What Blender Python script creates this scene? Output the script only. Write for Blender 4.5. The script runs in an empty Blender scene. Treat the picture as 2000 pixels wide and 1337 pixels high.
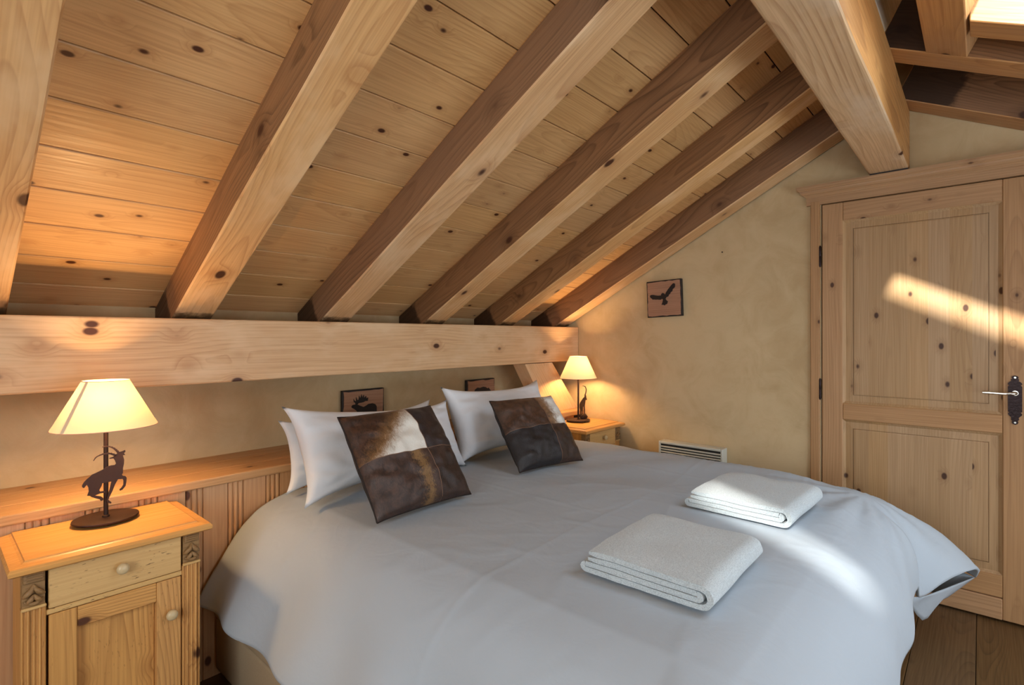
import bpy, bmesh, math, random
from mathutils import Vector, Matrix, noise
from mathutils.geometry import tessellate_polygon
random.seed(7)
scene = bpy.context.scene
COL = scene.collection
V = Vector
# ------------------------------------------------------------------ camera
H = 1.317
TH = 0.7275                      # heading of the view, from +x towards +y
FPX = 1028.31
cam_d = bpy.data.cameras.new('camera')
cam_d.sensor_fit = 'HORIZONTAL'; cam_d.sensor_width = 36.0
cam_d.lens = FPX * 36.0 / 2000.0
cam_d.shift_y = -(668.5 - 655.66) / 2000.0
cam_d.clip_start = 0.02
cam = bpy.data.objects.new('camera', cam_d); COL.objects.link(cam)
cam.location = (0, 0, H)
cam.rotation_euler = (math.pi / 2, 0, TH - math.pi / 2)
scene.camera = cam
# ------------------------------------------------------------------ light
vs = scene.view_settings
vs.view_transform = 'Standard'; vs.look = 'None'; vs.gamma = 1.0; vs.use_curve_mapping = False
vs.exposure = 0.42
scene.cycles.use_denoising = True
scene.cycles.max_bounces = 6
scene.cycles.diffuse_bounces = 4
scene.cycles.transparent_max_bounces = 8
scene.cycles.adaptive_threshold = 0.055
scene.cycles.sample_clamp_indirect = 6.0
scene.cycles.caustics_reflective = False; scene.cycles.caustics_refractive = False
world = bpy.data.worlds.new('sky'); scene.world = world; world.use_nodes = True
bg = world.node_tree.nodes['Background']
bg.inputs[0].default_value = (0.62, 0.78, 1.0, 1); bg.inputs[1].default_value = 1.6
SUN_D = V((1.53, 0.42, -1.0)).normalized()
sd = bpy.data.lights.new('sun', 'SUN'); sd.energy = 11.0; sd.angle = math.radians(2.2); sd.color = (1.0, 0.95, 0.86)
so = bpy.data.objects.new('sun', sd); COL.objects.link(so)
so.rotation_euler = (-SUN_D).to_track_quat('Z', 'Y').to_euler(); so.location = (-3, -2, 6)
ADDED_WINDOWS = [(0.15, 1.60), (1.75, 3.20)]         # unseen windows in the low rear wall, added for even fill light
WZ0, WZ1, YREAR = 0.30, 1.24, -2.0
for (wx0, wx1) in ADDED_WINDOWS:
    ad = bpy.data.lights.new('window_daylight', 'AREA'); ad.shape = 'RECTANGLE'  # fill lamp set in an added rear window
    ad.size = wx1 - wx0; ad.size_y = WZ1 - WZ0; ad.energy = 14.0; ad.color = (0.88, 0.95, 1.0)
    ao = bpy.data.objects.new('window_daylight', ad); COL.objects.link(ao)
    ao.location = ((wx0 + wx1) / 2, YREAR + 0.02, (WZ0 + WZ1) / 2)
    ao.rotation_euler = V((0, 1, 0.10)).to_track_quat('-Z', 'Y').to_euler()
GY0, GY1, GZ0, GZ1 = -0.95, 0.95, 0.85, 2.0    # unseen gable window, added to brighten the bed head and pillows
ad = bpy.data.lights.new('gable_daylight', 'AREA'); ad.shape = 'RECTANGLE'; ad.size = GY1 - GY0; ad.size_y = GZ1 - GZ0; ad.energy = 40.0; ad.color = (0.90, 0.96, 1.0)  # fill lamp set in the added gable window
ao = bpy.data.objects.new('gable_daylight', ad); COL.objects.link(ao); ao.location = (-1.585, (GY0 + GY1) / 2, (GZ0 + GZ1) / 2)
ao.rotation_euler = V((1, 0, 0)).to_track_quat('-Z', 'Y').to_euler()
SKYLIGHTS = [((1.66, 2.20, -1.05, -0.06), 14.0), ((-1.01, -0.79, -0.55, 0.03), 9.0)]   # sky light falling through the two roof windows
for (sx0, sx1, sy0, sy1), en in SKYLIGHTS:
    ad = bpy.data.lights.new('skylight_daylight', 'AREA'); ad.shape = 'RECTANGLE'; ad.size = sx1 - sx0; ad.size_y = (sy1 - sy0) * 1.118; ad.energy = en; ad.color = (0.78, 0.90, 1.0)
    ao = bpy.data.objects.new('skylight_daylight', ad); COL.objects.link(ao)
    ym_ = (sy0 + sy1) / 2; ao.location = ((sx0 + sx1) / 2, ym_ - 0.05, 2.312 + 0.26 + 0.5 * ym_ + 0.16)
    ao.rotation_euler = V((0, 0.447, -0.894)).to_track_quat('-Z', 'Y').to_euler()
LAMP_W = 20.0
LAMP_COL = (1.0, 0.60, 0.27)
# ------------------------------------------------------------------ constants of the room
XR = 3.3035          # door wall
YW = 2.602           # head wall
YB = 2.273           # front of the wall-plate beam
SL = 0.5412          # slope of the roof over the bed
K = 2.6696           # rafter underside: z = K - SL*y
KB = K + 0.1744      # boards
SL2, K2 = 0.5, 2.312 # other slope: z = K2 + SL2*y
KB2 = K2 + 0.26
X0 = -1.6            # far end behind the camera
YRIDGE = 0.35
# ------------------------------------------------------------------ helpers
WM = {}
def link(o, parent=None, M=None):
    COL.objects.link(o)
    M = M or Matrix.Identity(4)
    WM[o.name] = M.copy()
    if parent is not None:
        o.parent = parent
        o.matrix_local = WM[parent.name].inverted() @ M
    else:
        o.matrix_local = M
    return o
def empty(name, loc=(0, 0, 0), M=None):
    o = bpy.data.objects.new(name, None); o.empty_display_size = 0.05
    return link(o, None, M or Matrix.Translation(loc))
def tag(o, label=None, cat=None, group=None, kind=None):
    if label: o['label'] = label
    if cat: o['category'] = cat
    if group: o['group'] = group
    if kind: o['kind'] = kind
    return o
def obj(name, bm, mat, parent=None, M=None, smooth=False, recalc=True):
    if recalc: bmesh.ops.recalc_face_normals(bm, faces=bm.faces)
    me = bpy.data.meshes.new(name); bm.to_mesh(me); bm.free()
    if mat: me.materials.append(mat)
    if smooth:
        for p in me.polygons: p.use_smooth = True
    return link(bpy.data.objects.new(name, me), parent, M)
def smooth_angle(o, deg=40):
    for p in o.data.polygons: p.use_smooth = True
    try: o.data.set_sharp_from_angle(angle=math.radians(deg))
    except Exception: pass
    return o
def frame(o, xd, zd):
    x = V(xd).normalized(); z = V(zd); z = (z - x * z.dot(x)).normalized(); y = z.cross(x)
    return Matrix(((x.x, y.x, z.x, o[0]), (x.y, y.y, z.y, o[1]), (x.z, y.z, z.z, o[2]), (0, 0, 0, 1)))
def bm_box(bm, lo, hi, bev=0.0, seg=1):
    vs_ = [bm.verts.new((x, y, z)) for x in (lo[0], hi[0]) for y in (lo[1], hi[1]) for z in (lo[2], hi[2])]
    q = [(0, 1, 3, 2), (4, 6, 7, 5), (0, 4, 5, 1), (2, 3, 7, 6), (0, 2, 6, 4), (1, 5, 7, 3)]
    fs = [bm.faces.new([vs_[i] for i in f]) for f in q]
    if bev > 0:
        es = list({e for f in fs for e in f.edges})
        bmesh.ops.bevel(bm, geom=es, offset=bev, segments=seg, profile=0.5, affect='EDGES')
def box(name, lo, hi, mat, parent=None, bev=0.0, M=None, seg=1):
    bm = bmesh.new(); bm_box(bm, lo, hi, bev, seg)
    return obj(name, bm, mat, parent, M)
def timber(name, origin, xd, zd, L, w, h, mat, parent=None, bev=0.004, uneven=0.0, seg=1, side=None):
    """Beam with the grain along local x; local y is centred, local z from 0 to h."""
    bm = bmesh.new()
    n = max(1, int(L / 0.12)) if uneven else 1
    rings = []
    for i in range(n + 1):
        x = L * i / n
        d = [uneven * noise.noise(V((x * 2.2 + origin[0] * 3.1 + k * 7.7, origin[1] * 2.3, k * 3.3))) for k in range(4)]
        rings.append([bm.verts.new((x, -w / 2 + d[0], d[2])), bm.verts.new((x, w / 2 + d[1], d[2])),
                      bm.verts.new((x, w / 2 + d[1], h)), bm.verts.new((x, -w / 2 + d[0], h))])
    for a, b in zip(rings[:-1], rings[1:]):
        for k in range(4): bm.faces.new((a[k], a[(k + 1) % 4], b[(k + 1) % 4], b[k]))
    bm.faces.new(rings[0][::-1]); bm.faces.new(rings[-1])
    if bev > 0:
        bm.normal_update()
        es = [e for e in bm.edges if e.calc_face_angle(0) > 0.8]
        bmesh.ops.bevel(bm, geom=es, offset=bev, segments=seg, profile=0.5, affect='EDGES')
    bmesh.ops.recalc_face_normals(bm, faces=bm.faces)
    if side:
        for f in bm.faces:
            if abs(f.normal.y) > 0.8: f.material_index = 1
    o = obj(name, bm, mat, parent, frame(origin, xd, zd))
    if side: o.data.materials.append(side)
    return o
def bm_lathe(bm, prof, n=32, sx=1.0, sy=1.0, cap=True):
    rings = []
    for r, z in prof:
        rings.append([bm.verts.new((r * sx * math.cos(2 * math.pi * i / n), r * sy * math.sin(2 * math.pi * i / n), z)) for i in range(n)])
    for a, b in zip(rings[:-1], rings[1:]):
        for i in range(n): bm.faces.new((a[i], a[(i + 1) % n], b[(i + 1) % n], b[i]))
    if cap:
        bm.faces.new(rings[0][::-1]); bm.faces.new(rings[-1])
def lathe(name, prof, mat, parent=None, M=None, n=32, sx=1.0, sy=1.0, cap=True, ang=45):
    bm = bmesh.new(); bm_lathe(bm, prof, n, sx, sy, cap)
    return smooth_angle(obj(name, bm, mat, parent, M), ang)
def extrude_outline(name, pts, t, mat, parent=None, M=None):
    """Flat cut-out: 2-D outline in local x/z, thickness t along local y."""
    bm = bmesh.new()
    a = [bm.verts.new((p[0], -t / 2, p[1])) for p in pts]; b = [bm.verts.new((p[0], t / 2, p[1])) for p in pts]
    n = len(pts)
    for tri in tessellate_polygon([[V((p[0], p[1], 0)) for p in pts]]):
        try: bm.faces.new([a[i] for i in tri]); bm.faces.new([b[i] for i in tri][::-1])
        except ValueError: pass
    for i in range(n): bm.faces.new((a[i], b[i], b[(i + 1) % n], a[(i + 1) % n]))
    return obj(name, bm, mat, parent, M)
def tube(bm, pts, r, n=8):
    rings = []
    for i, p in enumerate(pts):
        p = V(p); d = (V(pts[min(i + 1, len(pts) - 1)]) - V(pts[max(i - 1, 0)])).normalized()
        u = d.orthogonal().normalized() if abs(d.z) < 0.9 else d.cross(V((0, 1, 0))).normalized()
        if i == 0: u0 = u
        else: u = (u0 - d * u0.dot(d)).normalized(); u0 = u
        w = d.cross(u)
        rr = r[i] if isinstance(r, (list, tuple)) else r
        rings.append([bm.verts.new(p + u * rr * math.cos(2 * math.pi * k / n) + w * rr * math.sin(2 * math.pi * k / n)) for k in range(n)])
    for a, b in zip(rings[:-1], rings[1:]):
        for k in range(n): bm.faces.new((a[k], a[(k + 1) % n], b[(k + 1) % n], b[k]))
    bm.faces.new(rings[0][::-1]); bm.faces.new(rings[-1])
def smooth_path(pts, n=6):
    out = []
    for i in range(len(pts) - 1):
        p0, p1, p2, p3 = pts[max(i - 1, 0)], pts[i], pts[i + 1], pts[min(i + 2, len(pts) - 1)]
        for k in range(n):
            t = k / n
            out.append(tuple(0.5 * ((2 * p1[j]) + (p2[j] - p0[j]) * t + (2 * p0[j] - 5 * p1[j] + 4 * p2[j] - p3[j]) * t * t + (3 * p1[j] - p0[j] - 3 * p2[j] + p3[j]) * t ** 3) for j in range(len(p1))))
    out.append(tuple(pts[-1])); return out
# ------------------------------------------------------------------ materials
def srgb(r, g, b):
    f = lambda c: (c / 255 / 12.92) if c / 255 <= 0.04045 else ((c / 255 + 0.055) / 1.055) ** 2.4
    return (f(r), f(g), f(b), 1)
class NT:
    def __init__(s, name):
        s.m = bpy.data.materials.new(name); s.m.use_nodes = True
        s.t = s.m.node_tree; s.n = s.t.nodes; s.b = s.n['Principled BSDF']; s.out = s.n['Material Output']
    def new(s, typ, **kw):
        n = s.n.new(typ)
        for k, v in kw.items(): setattr(n, k, v)
        return n
    def put(s, sock, v):
        if isinstance(v, bpy.types.NodeSocket): s.t.links.new(v, sock)
        elif v is not None: sock.default_value = v
    def math(s, op, a, b=None, c=None, clamp=False):
        n = s.new('ShaderNodeMath', operation=op, use_clamp=clamp)
        s.put(n.inputs[0], a); s.put(n.inputs[1], b); s.put(n.inputs[2], c); return n.outputs[0]
    def vmath(s, op, a, b=None):
        n = s.new('ShaderNodeVectorMath', operation=op); s.put(n.inputs[0], a); s.put(n.inputs[1], b); return n.outputs[0]
    def mix(s, f, a, b, blend='MIX'):
        n = s.new('ShaderNodeMix', data_type='RGBA', blend_type=blend); s.put(n.inputs[0], f); s.put(n.inputs[6], a); s.put(n.inputs[7], b); return n.outputs[2]
    def mapr(s, v, a, b, c=0.0, d=1.0, smooth=True):
        n = s.new('ShaderNodeMapRange', interpolation_type='SMOOTHSTEP' if smooth else 'LINEAR'); s.put(n.inputs[0], v)
        for i, q in enumerate((a, b, c, d)): n.inputs[i + 1].default_value = q
        return n.outputs[0]
    def noise(s, vec, scale, detail=2.0, rough=0.5, dist=0.0):
        n = s.new('ShaderNodeTexNoise'); s.put(n.inputs['Vector'], vec); n.inputs['Scale'].default_value = scale
        n.inputs['Detail'].default_value = detail; n.inputs['Roughness'].default_value = rough; n.inputs['Distortion'].default_value = dist
        return n.outputs[0]
    def coord(s, which='Object'): return s.new('ShaderNodeTexCoord').outputs[which]
    def sep(s, v): n = s.new('ShaderNodeSeparateXYZ'); s.put(n.inputs[0], v); return n.outputs
    def comb(s, x, y, z):
        n = s.new('ShaderNodeCombineXYZ'); s.put(n.inputs[0], x); s.put(n.inputs[1], y); s.put(n.inputs[2], z); return n.outputs[0]
    def rand(s): return s.new('ShaderNodeObjectInfo').outputs['Random']
    def bump(s, h, strength, dist=0.01):
        n = s.new('ShaderNodeBump'); n.inputs['Strength'].default_value = strength; n.inputs['Distance'].default_value = dist
        s.put(n.inputs['Height'], h); s.t.links.new(n.outputs[0], s.b.inputs['Normal'])
def wood(name, light, dark, knot=(70, 38, 22), ring=0.010, knots=0.14, kscale=9.0, contrast=0.55, rough=0.5, blotch=None, vary=0.12, grooves=0.0, pits=0.0, char=0.0, pith=0.10, warp=0.02, strip=0.0):
    t = NT(name)
    co = t.coord('Object'); rnd = t.rand()
    if strip:
        wn = t.new('ShaderNodeTexWhiteNoise', noise_dimensions='1D'); t.put(wn.inputs['W'], t.math('FLOOR', t.math('DIVIDE', t.math('ADD', t.sep(co)[1], 7.0), strip)))
        rnd = t.math('FRACT', t.math('ADD', rnd, wn.outputs['Value']))
    off = t.vmath('ADD', co, t.comb(t.math('MULTIPLY', rnd, 37.0), t.math('MULTIPLY', rnd, 11.3), t.math('MULTIPLY', rnd, 5.7)))
    x, y, z = t.sep(off)[0:3]; lx, ly, lz = t.sep(co)[0:3]
    # knots: feature points that happen to lie near the surface
    vo = t.new('ShaderNodeTexVoronoi', feature='F1'); t.put(vo.inputs['Vector'], t.comb(t.math('MULTIPLY', x, 0.62), y, z)); vo.inputs['Scale'].default_value = kscale
    kd = vo.outputs['Distance']
    kmask = t.mapr(kd, knots, knots * 0.55, 0.0, 1.0)
    khalo = t.mapr(kd, knots * 2.6, knots * 0.7, 0.0, 1.0)
    # growth rings round a pith that wanders along the length
    slow = t.comb(t.math('MULTIPLY', x, 0.7), t.math('MULTIPLY', y, 3.0), t.math('MULTIPLY', z, 3.0))
    w1 = t.math('MULTIPLY', t.math('SUBTRACT', t.noise(slow, 1.3, 1.2, 0.5), 0.5), warp * 7)
    py = t.math('ADD', ly, t.math('MULTIPLY', t.math('SUBTRACT', t.math('FRACT', t.math('MULTIPLY', rnd, 7.31)), 0.5), 2 * pith))
    pz = t.math('SUBTRACT', lz, t.math('MULTIPLY', t.math('ADD', t.math('FRACT', t.math('MULTIPLY', rnd, 3.77)), 0.4), pith))
    rad = t.math('SQRT', t.math('ADD', t.math('MULTIPLY', py, py), t.math('MULTIPLY', pz, pz)))
    rad = t.math('ADD', t.math('ADD', rad, w1), t.math('MULTIPLY', khalo, ring * 1.6))
    ph = t.math('FRACT', t.math('DIVIDE', rad, ring))
    late = t.math('POWER', ph, 3.0)                     # dark latewood line, sharp on one side
    late = t.math('MULTIPLY', late, t.mapr(ph, 1.0, 0.90, 0.0, 1.0))
    amp = t.noise(slow, 2.3, 2.0)
    late = t.math('MULTIPLY', late, t.mapr(amp, 0.3, 0.7, 0.35, 1.0))
    fib = t.noise(t.comb(t.math('MULTIPLY', x, 3.0), t.math('MULTIPLY', y, 170.0), t.math('MULTIPLY', z, 170.0)), 1.0, 2.0)
    col = t.mix(t.math('MULTIPLY', late, contrast), srgb(*light), srgb(*dark))
    col = t.mix(t.mapr(fib, 0.3, 0.75, 0.0, 0.30), col, srgb(*dark))
    if blotch:
        bl = t.mapr(t.noise(t.comb(t.math('MULTIPLY', x, 1.4), t.math('MULTIPLY', y, 3.0), t.math('MULTIPLY', z, 3.0)), 1.7, 4.0, 0.6), 0.45, 0.7, 0.0, 0.75)
        col = t.mix(bl, col, srgb(*blotch))
    col = t.mix(t.math('MULTIPLY', khalo, 0.35), col, srgb(*dark))
    col = t.mix(kmask, col, srgb(*knot))
    hs = t.new('ShaderNodeHueSaturation')
    t.put(hs.inputs['Value'], t.mapr(t.math('FRACT', t.math('MULTIPLY', rnd, 13.7)), 0.0, 1.0, 1 - vary, 1 + vary, False))
    t.put(hs.inputs['Saturation'], t.mapr(t.math('FRACT', t.math('MULTIPLY', rnd, 5.1)), 0.0, 1.0, 1 - vary, 1 + vary * 0.6, False))
    t.put(hs.inputs['Color'], col); col = hs.outputs[0]
    if pits:
        pv = t.noise(t.comb(t.math('MULTIPLY', x, 60.0), t.math('MULTIPLY', y, 260.0), t.math('MULTIPLY', z, 260.0)), 1.0, 1.0)
        pm = t.math('MULTIPLY', t.mapr(pv, 0.66, 0.72, 0.0, 1.0), t.mapr(t.noise(off, 9.0, 2.0), 0.42, 0.62, 0.0, 1.0))
        col = t.mix(t.math('MULTIPLY', pm, pits), col, srgb(70, 45, 20))
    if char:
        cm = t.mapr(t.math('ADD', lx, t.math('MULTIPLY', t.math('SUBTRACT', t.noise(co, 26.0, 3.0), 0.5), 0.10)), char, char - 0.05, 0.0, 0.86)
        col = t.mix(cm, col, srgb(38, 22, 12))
    t.put(t.b.inputs['Base Color'], col)
    t.put(t.b.inputs['Roughness'], t.mapr(fib, 0.2, 0.8, rough - 0.06, rough + 0.1))
    t.b.inputs['Specular IOR Level'].default_value = 0.35
    t.bump(t.math('ADD', t.math('MULTIPLY', late, -0.5), t.math('MULTIPLY', fib, 0.35)), 0.22, 0.0015)
    return t.m
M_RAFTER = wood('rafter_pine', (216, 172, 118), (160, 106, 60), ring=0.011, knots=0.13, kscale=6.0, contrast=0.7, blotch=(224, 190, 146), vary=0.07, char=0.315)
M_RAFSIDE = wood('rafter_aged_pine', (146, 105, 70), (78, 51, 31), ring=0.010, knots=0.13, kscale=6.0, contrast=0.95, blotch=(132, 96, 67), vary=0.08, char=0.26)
M_BEAM = wood('beam_pine', (216, 178, 134), (164, 112, 70), ring=0.016, knots=0.13, kscale=7.5, contrast=0.6, blotch=(222, 192, 154), vary=0.03)
M_PURLIN = wood('purlin_pine', (212, 180, 140), (146, 100, 64), ring=0.022, knots=0.10, kscale=5.0, contrast=0.75, blotch=(214, 192, 164), vary=0.03)
M_PURSIDE = wood('purlin_honey_pine', (198, 148, 90), (126, 82, 44), ring=0.02, knots=0.08, kscale=5.0, contrast=0.7, vary=0.03)
M_BOARD = wood('ceiling_pine', (216, 172, 116), (166, 114, 64), knot=(72, 36, 18), ring=0.009, knots=0.125, kscale=11.0, contrast=0.5, vary=0.035, rough=0.42)
M_DOOR = wood('door_pine', (180, 140, 98), (126, 88, 54), knot=(74, 44, 24), ring=0.010, knots=0.10, kscale=9.0, contrast=0.5, vary=0.05, rough=0.5, warp=0.012)
M_DPANEL = wood('door_panel_pine', (178, 145, 104), (132, 96, 62), knot=(70, 42, 24), ring=0.010, knots=0.12, kscale=9.0, contrast=0.4, vary=0.06, rough=0.5, warp=0.010, strip=0.082)
M_PANEL = wood('panelling_pine', (206, 158, 110), (164, 108, 64), knot=(92, 50, 28), ring=0.010, knots=0.12, kscale=8.0, contrast=0.35, vary=0.09)
M_SHELF = wood('shelf_pine', (192, 150, 104), (138, 94, 58), ring=0.011, knots=0.10, kscale=9.0, contrast=0.35, vary=0.03)
M_NS = wood('antique_pine', (214, 160, 88), (138, 86, 38), knot=(82, 46, 24), ring=0.010, knots=0.12, kscale=8.0, contrast=0.8, vary=0.05, pits=0.35)
M_NSDRAWER = wood('worn_pine', (210, 172, 112), (178, 132, 76), knot=(82, 46, 24), ring=0.014, knots=0.05, kscale=8.0, contrast=0.25, vary=0.02, pits=0.95)
M_NSTOP = wood('waxed_pine', (214, 160, 92), (172, 112, 54), ring=0.02, knots=0.05, kscale=7.0, contrast=0.3, vary=0.02, rough=0.35)
M_CARVE = wood('carved_wood', (150, 116, 74), (86, 60, 34), ring=0.006, knots=0.0, contrast=0.6, vary=0.03, pits=0.5)
M_FLOOR = wood('floor_oak', (104, 78, 47), (54, 38, 22), knot=(50, 34, 20), ring=0.006, knots=0.06, kscale=8.0, contrast=0.75, vary=0.10, rough=0.38)
M_PLAQUE = wood('plaque_wood', (170, 128, 100), (112, 76, 56), knot=(70, 40, 30), ring=0.012, knots=0.0, contrast=0.6, vary=0.05, rough=0.65)
def plain(name, col, rough=0.5, metal=0.0, bump=0.0, bscale=60.0, var=0.0, sheen=0.0, spec=0.5):
    t = NT(name); co = t.coord('Object')
    c = srgb(*col)
    if var:
        c2 = tuple(max(0, q * (1 - var)) for q in c[:3]) + (1,)
        c = t.mix(t.noise(co, bscale * 0.3, 4.0), c, c2)
    t.put(t.b.inputs['Base Color'], c); t.b.inputs['Roughness'].default_value = rough; t.b.inputs['Metallic'].default_value = metal
    t.b.inputs['Specular IOR Level'].default_value = spec
    if sheen: t.b.inputs['Sheen Weight'].default_value = sheen
    if bump: t.bump(t.noise(co, bscale, 3.0), bump, 0.004)
    return t.m
def plaster(name, a, b):
    t = NT(name); co = t.coord('Object')
    n1 = t.noise(co, 1.3, 4.0, 0.6, 0.4); n2 = t.noise(co, 5.5, 5.0, 0.65, 1.0)
    f = t.math('ADD', t.math('MULTIPLY', n1, 0.6), t.math('MULTIPLY', n2, 0.4))
    t.put(t.b.inputs['Base Color'], t.mix(t.mapr(f, 0.36, 0.64), srgb(*a), srgb(*b)))
    t.b.inputs['Roughness'].default_value = 0.75; t.b.inputs['Specular IOR Level'].default_value = 0.25
    t.bump(t.math('ADD', n2, t.math('MULTIPLY', t.noise(co, 34.0, 3.0), 0.35)), 0.16, 0.012)
    return t.m
M_WALL = plaster('ochre_plaster', (204, 182, 143), (186, 161, 121))
def linen(name, col, bump=0.12, scale=900.0):
    t = NT(name); co = t.coord('Object')
    t.put(t.b.inputs['Base Color'], srgb(*col)); t.b.inputs['Roughness'].default_value = 0.75
    t.b.inputs['Specular IOR Level'].default_value = 0.25; t.b.inputs['Sheen Weight'].default_value = 0.08
    cr = t.noise(co, 9.0, 3.0, 0.5, 1.2); fine = t.noise(co, 60.0, 3.0, 0.6)
    t.bump(t.math('ADD', t.math('MULTIPLY', cr, 1.0), t.math('MULTIPLY', fine, 0.12)), bump, 0.02)
    return t.m
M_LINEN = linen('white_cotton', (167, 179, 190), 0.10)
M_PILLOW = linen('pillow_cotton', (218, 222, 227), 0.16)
def terry():
    t = NT('white_terry'); co = t.coord('Object')
    n = t.noise(co, 330.0, 2.0, 0.7); n2 = t.noise(co, 40.0, 3.0)
    t.put(t.b.inputs['Base Color'], t.mix(t.mapr(n, 0.35, 0.7), srgb(196, 208, 213), srgb(166, 178, 185)))
    t.b.inputs['Roughness'].default_value = 0.95; t.b.inputs['Sheen Weight'].default_value = 0.3; t.b.inputs['Specular IOR Level'].default_value = 0.1
    t.bump(t.math('ADD', n, t.math('MULTIPLY', n2, 0.8)), 0.6, 0.004)
    return t.m
M_TERRY = terry()
M_BASEF = plain('bed_base_fabric', (168, 148, 118), 0.9, bump=0.25, bscale=300, var=0.12)
M_BLACK = plain('black_paint', (26, 17, 14), 0.6, var=0.2)
M_IRON = plain('dark_bronze', (58, 38, 30), 0.5, 0.6, bump=0.08, bscale=120, var=0.3)
M_IRONP = plain('brown_steel_plate', (66, 44, 36), 0.55, 0.45, bump=0.05, bscale=150, var=0.25)
M_LOCK = plain('black_iron', (40, 26, 26), 0.38, 0.7, bump=0.3, bscale=90, var=0.3)
M_CHROME = plain('brushed_nickel', (196, 196, 190), 0.28, 1.0)
M_HEATER = plain('heater_enamel', (206, 208, 198), 0.4)
M_SLOT = plain('dark_slot', (40, 38, 34), 0.8)
M_KNOB = plain('pale_knob_wood', (206, 184, 142), 0.3, var=0.15, bscale=20)
M_BRASS = plain('brass_tube', (150, 110, 62), 0.4, 0.5)
M_GAP = plain('dark_gap', (34, 24, 16), 0.9)
def shade_mat():
    t = NT('lampshade_paper')
    d = t.new('ShaderNodeBsdfDiffuse'); d.inputs[0].default_value = srgb(228, 210, 182)
    tr = t.new('ShaderNodeBsdfTranslucent'); tr.inputs[0].default_value = srgb(250, 224, 176)
    mx = t.new('ShaderNodeMixShader'); mx.inputs[0].default_value = 0.115
    t.t.links.new(d.outputs[0], mx.inputs[1]); t.t.links.new(tr.outputs[0], mx.inputs[2]); t.t.links.new(mx.outputs[0], t.out.inputs[0])
    return t.m
M_SHADE = shade_mat()
M_TRIM = plain('shade_trim', (206, 164, 140), 0.7)
def bulb_mat():
    t = NT('lamp_bulb'); t.b.inputs['Emission Color'].default_value = (1, 0.62, 0.25, 1); t.b.inputs['Emission Strength'].default_value = 12
    return t.m
M_BULB = bulb_mat()
def pane_mat():
    t = NT('skylight_glass')
    tr = t.new('ShaderNodeBsdfTransparent'); g = t.new('ShaderNodeBsdfGlossy'); g.inputs['Roughness'].default_value = 0.02
    mx = t.new('ShaderNodeMixShader'); mx.inputs[0].default_value = 0.05
    t.t.links.new(tr.outputs[0], mx.inputs[1]); t.t.links.new(g.outputs[0], mx.inputs[2]); t.t.links.new(mx.outputs[0], t.out.inputs[0])
    return t.m
M_GLASS = pane_mat()
# ------------------------------------------------------------------ setting: walls
def poly_wall(name, polys, axis, at, thick, mat):
    """Walls as extruded polygons; axis 'x': points are (y, z)."""
    bm = bmesh.new()
    for pts in polys:
        f = []
        for s in (0, thick):
            f.append([bm.verts.new((at + s, p[0], p[1]) if axis == 'x' else (p[0], at + s, p[1])) for p in pts])
        a, b = f; n = len(pts)
        bm.faces.new(a); bm.faces.new(b[::-1])
        for i in range(n): bm.faces.new((a[i], b[i], b[(i + 1) % n], a[(i + 1) % n]))
    return tag(obj(name, bm, mat), kind='structure')
DY0, DY1, DZ1 = -0.185, 0.658, 2.042     # door opening
roof1 = lambda y: KB - SL * y + 0.01
roof2 = lambda y: KB2 + SL2 * y + 0.01
WX = XR + 0.008
poly_wall('wall_right', [
    [(YW + 0.1, 0), (YW + 0.1, roof1(YW + 0.1)), (DY1, roof1(DY1)), (DY1, 0)],
    [(DY1, DZ1), (DY1, roof1(DY1)), (YRIDGE + 0.1, 2.80), (YRIDGE, 2.82), (DY0, roof2(DY0)), (DY0, DZ1)],
    [(DY0, 0), (DY0, roof2(DY0)), (YREAR - 0.1, roof2(YREAR - 0.1)), (YREAR - 0.1, 0)]], 'x', WX, 0.12, M_WALL)
poly_wall('wall_head', [[(X0, 0), (XR + 0.02, 0), (XR + 0.02, roof1(YW)), (X0, roof1(YW))]], 'y', YW, 0.12, M_WALL)
poly_wall('wall_left', [[(YW + 0.1, 0), (YW + 0.1, roof1(YW + 0.1)), (GY1, roof1(GY1)), (GY1, 0)],
    [(GY0, 0), (GY0, roof2(GY0)), (YREAR - 0.1, roof2(YREAR - 0.1)), (YREAR - 0.1, 0)], [(GY1, 0), (GY1, GZ0), (GY0, GZ0), (GY0, 0)],
    [(GY1, GZ1), (GY1, roof1(GY1)), (YRIDGE + 0.1, 2.80), (YRIDGE, 2.82), (GY0, roof2(GY0)), (GY0, GZ1)]], 'x', X0 - 0.12, 0.12, M_WALL)
gw = tag(empty('window_5', (X0 - 0.06, 0, GZ0)), kind='structure')  # added window, never in view, built round the gable fill lamp
for y0_, y1_ in ((GY0, GY0 + 0.06), (-0.04, 0.04), (GY1 - 0.06, GY1)): box('window_frame', (X0 - 0.09, y0_, GZ0), (X0 - 0.04, y1_, GZ1), M_PANEL, gw, 0.004)
for z0_, z1_ in ((GZ0, GZ0 + 0.06), (GZ1 - 0.06, GZ1)): box('window_frame', (X0 - 0.088, GY0 + 0.06, z0_), (X0 - 0.042, GY1 - 0.06, z1_), M_PANEL, gw, 0.004)
box('roller_blind', (X0 - 0.07, GY0, GZ0), (X0 - 0.062, GY1, GZ1), M_HEATER, gw)  # unseen panel added to keep the sun out of the gable opening
zr = roof2(YREAR)
(a0, a1), (b0, b1) = ADDED_WINDOWS
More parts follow.
